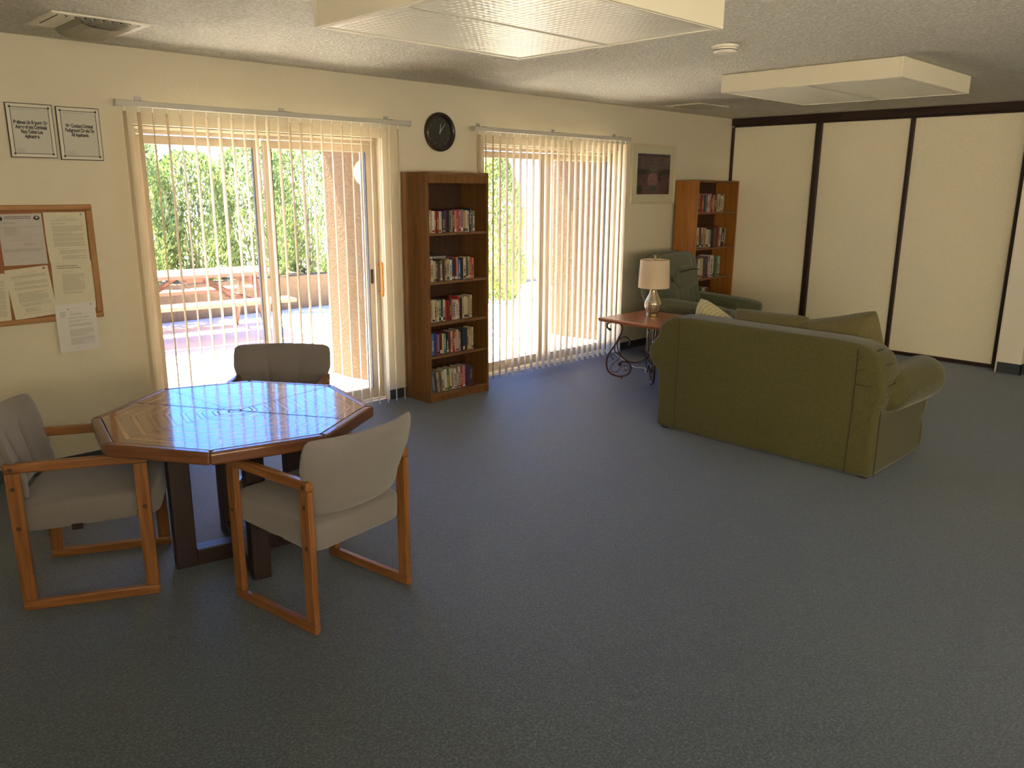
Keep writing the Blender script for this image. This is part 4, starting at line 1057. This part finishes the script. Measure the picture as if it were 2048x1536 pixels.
build('back', bm, M['sofa'], sf, 0.045, 5, smooth=True)
# arms: rolled cylinders over upright panels
for s in (1, -1):
    bm = bmesh.new()
    pts = []
    for k in range(20):
        a = 2*math.pi*k/20; pts.append((s*0.722+0.132*math.cos(a), 0.503+0.130*math.sin(a)))
    # roll swells toward the front
    rings = []
    for x, f_ in ((-0.34, 0.98), (-0.15, 1.02), (0.0, 1.05), (0.15, 1.09), (0.30, 1.11), (0.38, 1.07), (0.41, 0.98), (0.425, 0.82)):
        rings.append([bm.verts.new((x, s*0.722+(y-s*0.722)*f_, 0.503+(z-0.503)*f_)) for y, z in pts])
    for A, B in zip(rings, rings[1:]):
        for i in range(20): bm.faces.new((A[i], A[(i+1) % 20], B[(i+1) % 20], B[i]))
    bm.faces.new(rings[0]); bm.faces.new(rings[-1][::-1])
    build('arm_roll', bm, M['sofa'], sf, smooth=True, sub=1)
    y0, y1 = (0.60, 0.762) if s > 0 else (-0.762, -0.60)
    box('arm_panel', -0.40, 0.36, y0, y1, 0.012, 0.42, M['sofa'], sf, 0.03, 4)
    bm = bmesh.new(); superbox(bm, 0.045, 0.085, 0.105, 0.5, 20, 12); build('arm_front_pad', bm, M['sofa'], sf, smooth=True, loc=(0.375, s*0.68, 0.33))
    bm = bmesh.new(); superbox(bm, 0.045, 0.085, 0.105, 0.5, 20, 12); build('arm_front_pad', bm, M['sofa'], sf, smooth=True, loc=(0.375, s*0.68, 0.117))
box('seat_base', -0.30, 0.38, -0.595, 0.595, 0.012, 0.27, M['sofa'], sf, 0.03, 4)
for s in (-1, 1):
    bm = bmesh.new(); superbox(bm, 0.33, 0.298, 0.085, 0.3, 30, 12); build('seat_cushion', bm, M['sofa'], sf, smooth=True, loc=(0.08, s*0.30, 0.355))
# seams on the outside back
bm = bmesh.new(); tube(bm, [(-0.4215, 0.60, 0.80), (-0.4215, 0.60, 0.40), (-0.4215, 0.60, 0.02)], 0.0022, 6); build('seam', bm, M['sofaseam'], sf)
bm = bmesh.new(); tube(bm, [(-0.4215, -0.62, 0.770), (-0.4215, -0.62, 0.40), (-0.4215, -0.61, 0.02)], 0.003, 6); build('seam', bm, M['sofaseam'], sf)
bm = bmesh.new(); tube(bm, [(-0.37, -0.7645, 0.42), (-0.37, -0.7645, 0.02)], 0.003, 6); build('seam', bm, M['sofaseam'], sf)
for pts in ([(-0.4215, -0.62, 0.70), (-0.412, -0.66, 0.745), (-0.35, -0.70, 0.762), (-0.28, -0.705, 0.765)], [(-0.4215, -0.62, 0.64), (-0.41, -0.70, 0.675), (-0.36, -0.760, 0.69), (-0.28, -0.768, 0.69)],
            [(-0.4215, -0.62, 0.565), (-0.418, -0.72, 0.565), (-0.375, -0.790, 0.575), (-0.28, -0.793, 0.58)]):
    bm = bmesh.new(); tube(bm, pts, 0.0028, 6, smooth_n=4); build('pleat', bm, M['sofaseam'], sf)
box('foot', -0.38, -0.33, 0.68, 0.73, 0.0, 0.0115, M['black'], sf); box('foot', -0.38, -0.33, -0.73, -0.68, 0.0, 0.0115, M['black'], sf)
box('foot', 0.30, 0.35, 0.68, 0.73, 0.0, 0.0115, M['black'], sf); box('foot', 0.30, 0.35, -0.73, -0.68, 0.0, 0.0115, M['black'], sf)

def pillow(x, y, z, w_, h_, d_, rot, mat, label, ears=-0.07):
    bm = bmesh.new(); cushion_y(bm, w_, h_, d_, ears=ears)
    o = build('throw_pillow', bm, mat, smooth=True); o.location = (x, y, z); o.rotation_mode = 'XYZ'; o.rotation_euler = [R(v_) for v_ in rot]
    tag(o, label, 'pillow', 'pillows on the sofa'); return o
pillow(-3.56, -2.10, 0.655, 0.42, 0.40, 0.17, (-14, -22, 78), M['cord'], 'pale wide ribbed pillow at the end of the sofa nearest the lamp')
pillow(-3.57, -2.545, 0.668, 0.56, 0.42, 0.18, (-12, 0, 90), M['pillowshade'], 'dark olive pillow standing in the middle of the sofa back')
pillow(-3.57, -3.02, 0.69, 0.56, 0.44, 0.20, (-12, 14, 90), M['pillowshade'], 'largest olive pillow with one raised corner at the right end of the sofa')

# ------------------------------------------------------------------ reclining armchair
rc = empty('recliner', (-1.62, -0.72, 0), R(6), label='sage green corduroy reclining armchair in the corner behind the end table', cat='armchair')
# local: faces -Y
def rsup(nm, sx, sy, sz, loc, rot=(0, 0, 0), e=0.4, m=M['recl'], fn=None, n=32, mm=16):
    bm = bmesh.new(); superbox(bm, sx, sy, sz, e, n, mm, fn=fn); return build(nm, bm, m, rc, smooth=True, loc=loc, rot=tuple(R(v_) for v_ in rot))
rsup('base', 0.36, 0.36, 0.13, (0, -0.02, 0.16), e=0.2)
rsup('seat_cushion', 0.27, 0.33, 0.09, (0, -0.10, 0.40), e=0.4)
rsup('footrest', 0.27, 0.05, 0.15, (0, -0.43, 0.26), e=0.3)
for s in (-1, 1):
    rsup('arm_side', 0.085, 0.40, 0.23, (s*0.35, -0.05, 0.25), e=0.25)
    rsup('arm_pad', 0.105, 0.42, 0.075, (s*0.355, -0.08, 0.525), (3, 0, 0), e=0.5)
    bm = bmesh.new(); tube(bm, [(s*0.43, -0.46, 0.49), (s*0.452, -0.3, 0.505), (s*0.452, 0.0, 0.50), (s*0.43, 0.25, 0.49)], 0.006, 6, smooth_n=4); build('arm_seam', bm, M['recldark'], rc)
rsup('back_shell', 0.44, 0.085, 0.39, (-0.05, 0.335, 0.67), (-19, 0, 0), e=0.45, fn=lambda v: Vector((v.x*(1-0.12*max(0, v.z/0.4)**2), v.y, v.z)))
for s in (-1, 1):
    rsup('back_wing', 0.12, 0.10, 0.24, (-0.02+s*0.28, 0.30, 0.79), (-18, s*10, s*-14), e=0.6)
rsup('headrest', 0.30, 0.115, 0.13, (-0.02, 0.30, 0.90), (-14, 0, 0), e=0.6)
rsup('headrest_flap', 0.19, 0.055, 0.12, (0, 0.185, 0.79), (-12, 0, 0), e=0.5)
for k in range(-2, 3):
    rsup('back_channel', 0.075, 0.07, 0.16, (k*0.105, 0.19, 0.60), (-16, 0, -k*6), e=0.7, n=20, mm=12)
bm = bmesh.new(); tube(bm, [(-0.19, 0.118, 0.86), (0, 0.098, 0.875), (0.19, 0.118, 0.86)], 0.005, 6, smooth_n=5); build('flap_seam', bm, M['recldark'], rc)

# ------------------------------------------------------------------ outdoors
PZ = -0.05
struct(box('patio', -14, 16, 0.17, 6.4, PZ-0.1, PZ, M['concrete']), 'sunlit pale concrete patio outside the doors')
struct(box('ground', -90, 190, 0.5, 190, PZ-0.4, PZ-0.12, M['soil']), 'dry open ground beyond the planter wall')
struct(box('wall_planter', -9.0, 1.0, 5.2, 5.4, PZ, 0.42, M['stucco'], bevel=0.01), 'low tan stucco planter wall behind the picnic table')
struct(box('planter_soil', -9.0, 6, 5.4, 7.6, PZ, 0.36, M['soil']), 'raised planter bed')
struct(box('roof_eave', -9.6, 1.5, 0.172, 1.52, 2.44, 2.60, M['rooftile']), 'eave over the patio doors')
struct(box('roof', -9.8, 2.8, -8.8, 0.3, 2.61, 2.7, M['rooftile']), 'flat roof over the room')
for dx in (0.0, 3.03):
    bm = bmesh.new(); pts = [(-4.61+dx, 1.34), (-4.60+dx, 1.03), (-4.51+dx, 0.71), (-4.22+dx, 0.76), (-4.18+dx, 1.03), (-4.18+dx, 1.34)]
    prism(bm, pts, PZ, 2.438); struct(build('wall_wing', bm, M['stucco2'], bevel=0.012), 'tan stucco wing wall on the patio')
# yellow disc on the wing wall
nrm = Vector((-0.67, -0.20, 0)).normalized(); dang = math.atan2(nrm.y, nrm.x)
ds = empty('patio_thermometer', (-4.53-0.0, 0.80, 1.775), R(0), label='round yellow disc fixed to the stucco wing wall outside the left door', cat='wall disc')
bm = bmesh.new(); lathe(bm, [(0.102, 0.0), (0.106, 0.006), (0.100, 0.014), (0.082, 0.016)], 40)
pt = build('dial', bm, M['disc'], ds, smooth=False); pt.rotation_euler = (0, R(90), dang)
bm = bmesh.new(); lathe(bm, [(0.070, 0.0162), (0.068, 0.0175)], 36)
pt2 = build('dial_centre', bm, plain('pale_dial', (0.85, 0.66, 0.24), 0.5), ds); pt2.rotation_euler = (0, R(90), dang)
ds.location = Vector((-4.533, 0.805, 1.779)) + nrm*0.003

# picnic table
pt = empty('picnic_table', (-4.82, 4.02, PZ), R(-8), label='weathered redwood picnic table with attached benches on the sunny patio', cat='picnic table')
for k in range(5):
    box('table_plank', -0.98, 0.98, -0.37+k*0.15, -0.37+k*0.15+0.14, 0.71, 0.75, M['redwood'], pt, 0.004)
for s in (-1, 1):
    for k in range(2):
        y = s*0.66 + (k-0.5)*0.15
        box('bench_plank', -0.98, 0.98, y-0.07, y+0.07, 0.43, 0.47, M['redwood'], pt, 0.004)
for x in (-0.66, 0.66):
    box('bench_support', x-0.02, x+0.02, -0.78, 0.78, 0.34, 0.429, M['redwoody'], pt, 0.003)
    box('top_batten', x-0.06, x-0.021, -0.35, 0.36, 0.62, 0.709, M['redwoody'], pt, 0.003)
    for s in (-1, 1):
        bm = bmesh.new(); x_ = x+0.022
        pts = [(s*0.20-0.05, 0.705), (s*0.20+0.05, 0.705), (s*0.60+0.05, 0.0), (s*0.60-0.05, 0.0)]
        prism_x(bm, pts, x_, x_+0.038); build('leg', bm, M['redwoody'], pt)
    s = 1 if x < 0 else -1
    bm = bmesh.new(); prism_y(bm, [(x+s*0.06, 0.34), (x+s*0.06, 0.44), (s*-0.06, 0.705), (s*-0.16, 0.705)], -0.045, -0.005); build('diagonal_brace', bm, M['redwood'], pt)
box('top_batten', -0.09, 0.09, -0.35, 0.36, 0.66, 0.7085, M['redwoody'], pt, 0.003)

# shrubs: a trunk part and a foliage part made of many small leaf sprays
def foliage(name, mats, shape, n, size, parent, seed, stretch=2.2):
    rnd = random.Random(seed); bm = bmesh.new()
    for k in range(n):
        p, out = shape(rnd)
        s = size*rnd.uniform(0.6, 1.4)
        d = (out*0.5 + Vector((rnd.gauss(0, .35), rnd.gauss(0, .35), rnd.uniform(0.5, 1.3)))).normalized()
        sd = d.cross(Vector((rnd.gauss(0, 1), rnd.gauss(0, 1), rnd.gauss(0, 1)))).normalized()
        a = bm.verts.new(p); b = bm.verts.new(p+d*s*0.55+sd*s*0.22); c = bm.verts.new(p+d*s*stretch*0.5); e = bm.verts.new(p+d*s*0.5-sd*s*0.22)
        f = bm.faces.new((a, b, c, e)); f.material_index = rnd.choices(range(len(mats)), [3, 2, 1][:len(mats)])[0]
    me = bpy.data.meshes.new(name); bm.to_mesh(me); bm.free()
    for m_ in mats: me.materials.append(m_)
    o = link(name, me, parent); o['kind'] = 'stuff'; return o
def cone_shape(r, h, z0, pw=0.8, lump=0.25, sd=0):
    def f(rnd):
        t_ = rnd.random()**1.1; z = z0 + h*t_; a = rnd.uniform(0, 2*math.pi)
        rr = r*(max(0.02, (1-t_**2.2))**pw)*min(1, 0.55+t_*3)*(1+lump*noise.noise(Vector((math.cos(a)*1.6+sd, math.sin(a)*1.6, z*1.8))))*rnd.uniform(0.55, 1.0)**0.5
        return Vector((rr*math.cos(a), rr*math.sin(a), z)), Vector((math.cos(a), math.sin(a), 0))
    return f
def shrub(x, y, z, r, h, mats, n, size, label, seed, pw=0.8, lump=0.35, stems=1):
    e = empty('shrub', (x, y, z), label=label, cat='shrub', group='shrubs in the planter bed')
    bm = bmesh.new()
    if stems == 1: tube(bm, [(0, 0, 0), (0.03, 0.02, h*0.3), (0.0, 0, h*0.75)], 0.035, 7, 0.01)
    else:
        rnd = random.Random(seed)
        for k in range(stems):
            a = rnd.uniform(0, 6.28); tx = r*0.9*rnd.random()
            tube(bm, [(0.05*math.cos(a), 0.05*math.sin(a), 0), (tx*0.4*math.cos(a), tx*0.4*math.sin(a), h*0.4), (tx*math.cos(a+0.2), tx*math.sin(a+0.2), h*rnd.uniform(0.7, 1.0))], 0.012, 5, 0.003, smooth_n=2)
    build('stems', bm, M['twig'], e)
    foliage('foliage', mats, cone_shape(r, h*0.97, 0.0, pw, lump, seed), n, size, e, seed)
GA = [M['leafa'], M['leafb'], M['leafy']]; GB = [M['leafy'], M['leafa'], M['leafb']]
hd = [(-6.9, 6.2, 0.62, 2.0), (-5.9, 6.3, 0.62, 1.95), (-4.75, 6.15, 0.66, 2.05), (-3.85, 6.2, 0.60, 1.78), (-2.95, 6.1, 0.62, 1.95), (-2.05, 6.15, 0.66, 2.10)]
nm_ = ['hedge shrub at the far left behind the picnic table', 'second hedge shrub from the left behind the picnic table', 'thin twiggy hedge shrub just left of the door meeting stiles', 'lowest hedge shrub directly behind the picnic table end',
       'green hedge shrub right of the door meeting stiles', 'tall hedge shrub partly hidden by the stucco wing wall']
for i, (x, y, r, h) in enumerate(hd):
    shrub(x, y-0.15, 0.36, r*1.02, h, GA, 13000, 0.055, nm_[i], 20+i, pw=0.34, lump=0.4, stems=12)
shrub(0.0, 3.95, PZ, 0.44, 2.25, GB, 11000, 0.055, 'bright yellow green cone shaped shrub outside the right door', 40, pw=0.5, lump=0.25)
e = empty('dry_shrub', (1.05, 3.9, PZ), label='leafless brown twiggy shrub outside the right door', cat='shrub')
bm = bmesh.new(); rnd = random.Random(5)
for k in range(120):
    a = rnd.uniform(0, 6.28); r_ = rnd.uniform(0.1, 0.55); h_ = rnd.uniform(0.5, 1.4)
    tube(bm, [(0, 0, 0.02), (r_*0.5*math.cos(a), r_*0.5*math.sin(a), h_*0.5), (r_*math.cos(a+0.3), r_*math.sin(a+0.3), h_)], 0.006, 4, 0.002, smooth_n=2)
o = build('twigs', bm, M['twig'], e); o['kind'] = 'stuff'

# distant hillside with scattered scrub and houses
bm = bmesh.new(); nx, ny = 60, 14; g = {}
for i in range(nx+1):
    for j in range(ny+1):
        x = -90 + 270*i/nx; y = 45 + 110*j/ny
        z = -0.3 + 11*(j/ny)**0.9*(0.8+0.35*noise.noise(Vector((x*0.03, y*0.03, 3)))) + 0.8*noise.noise(Vector((x*0.15, y*0.15, 7)))
        g[i, j] = bm.verts.new((x, y, z))
for i in range(nx):
    for j in range(ny): bm.faces.new((g[i, j], g[i+1, j], g[i+1, j+1], g[i, j+1]))
struct(build('hillside', bm, M['hill'], smooth=True), 'hazy dry hillside far behind the garden')
bpy.context.view_layer.update()
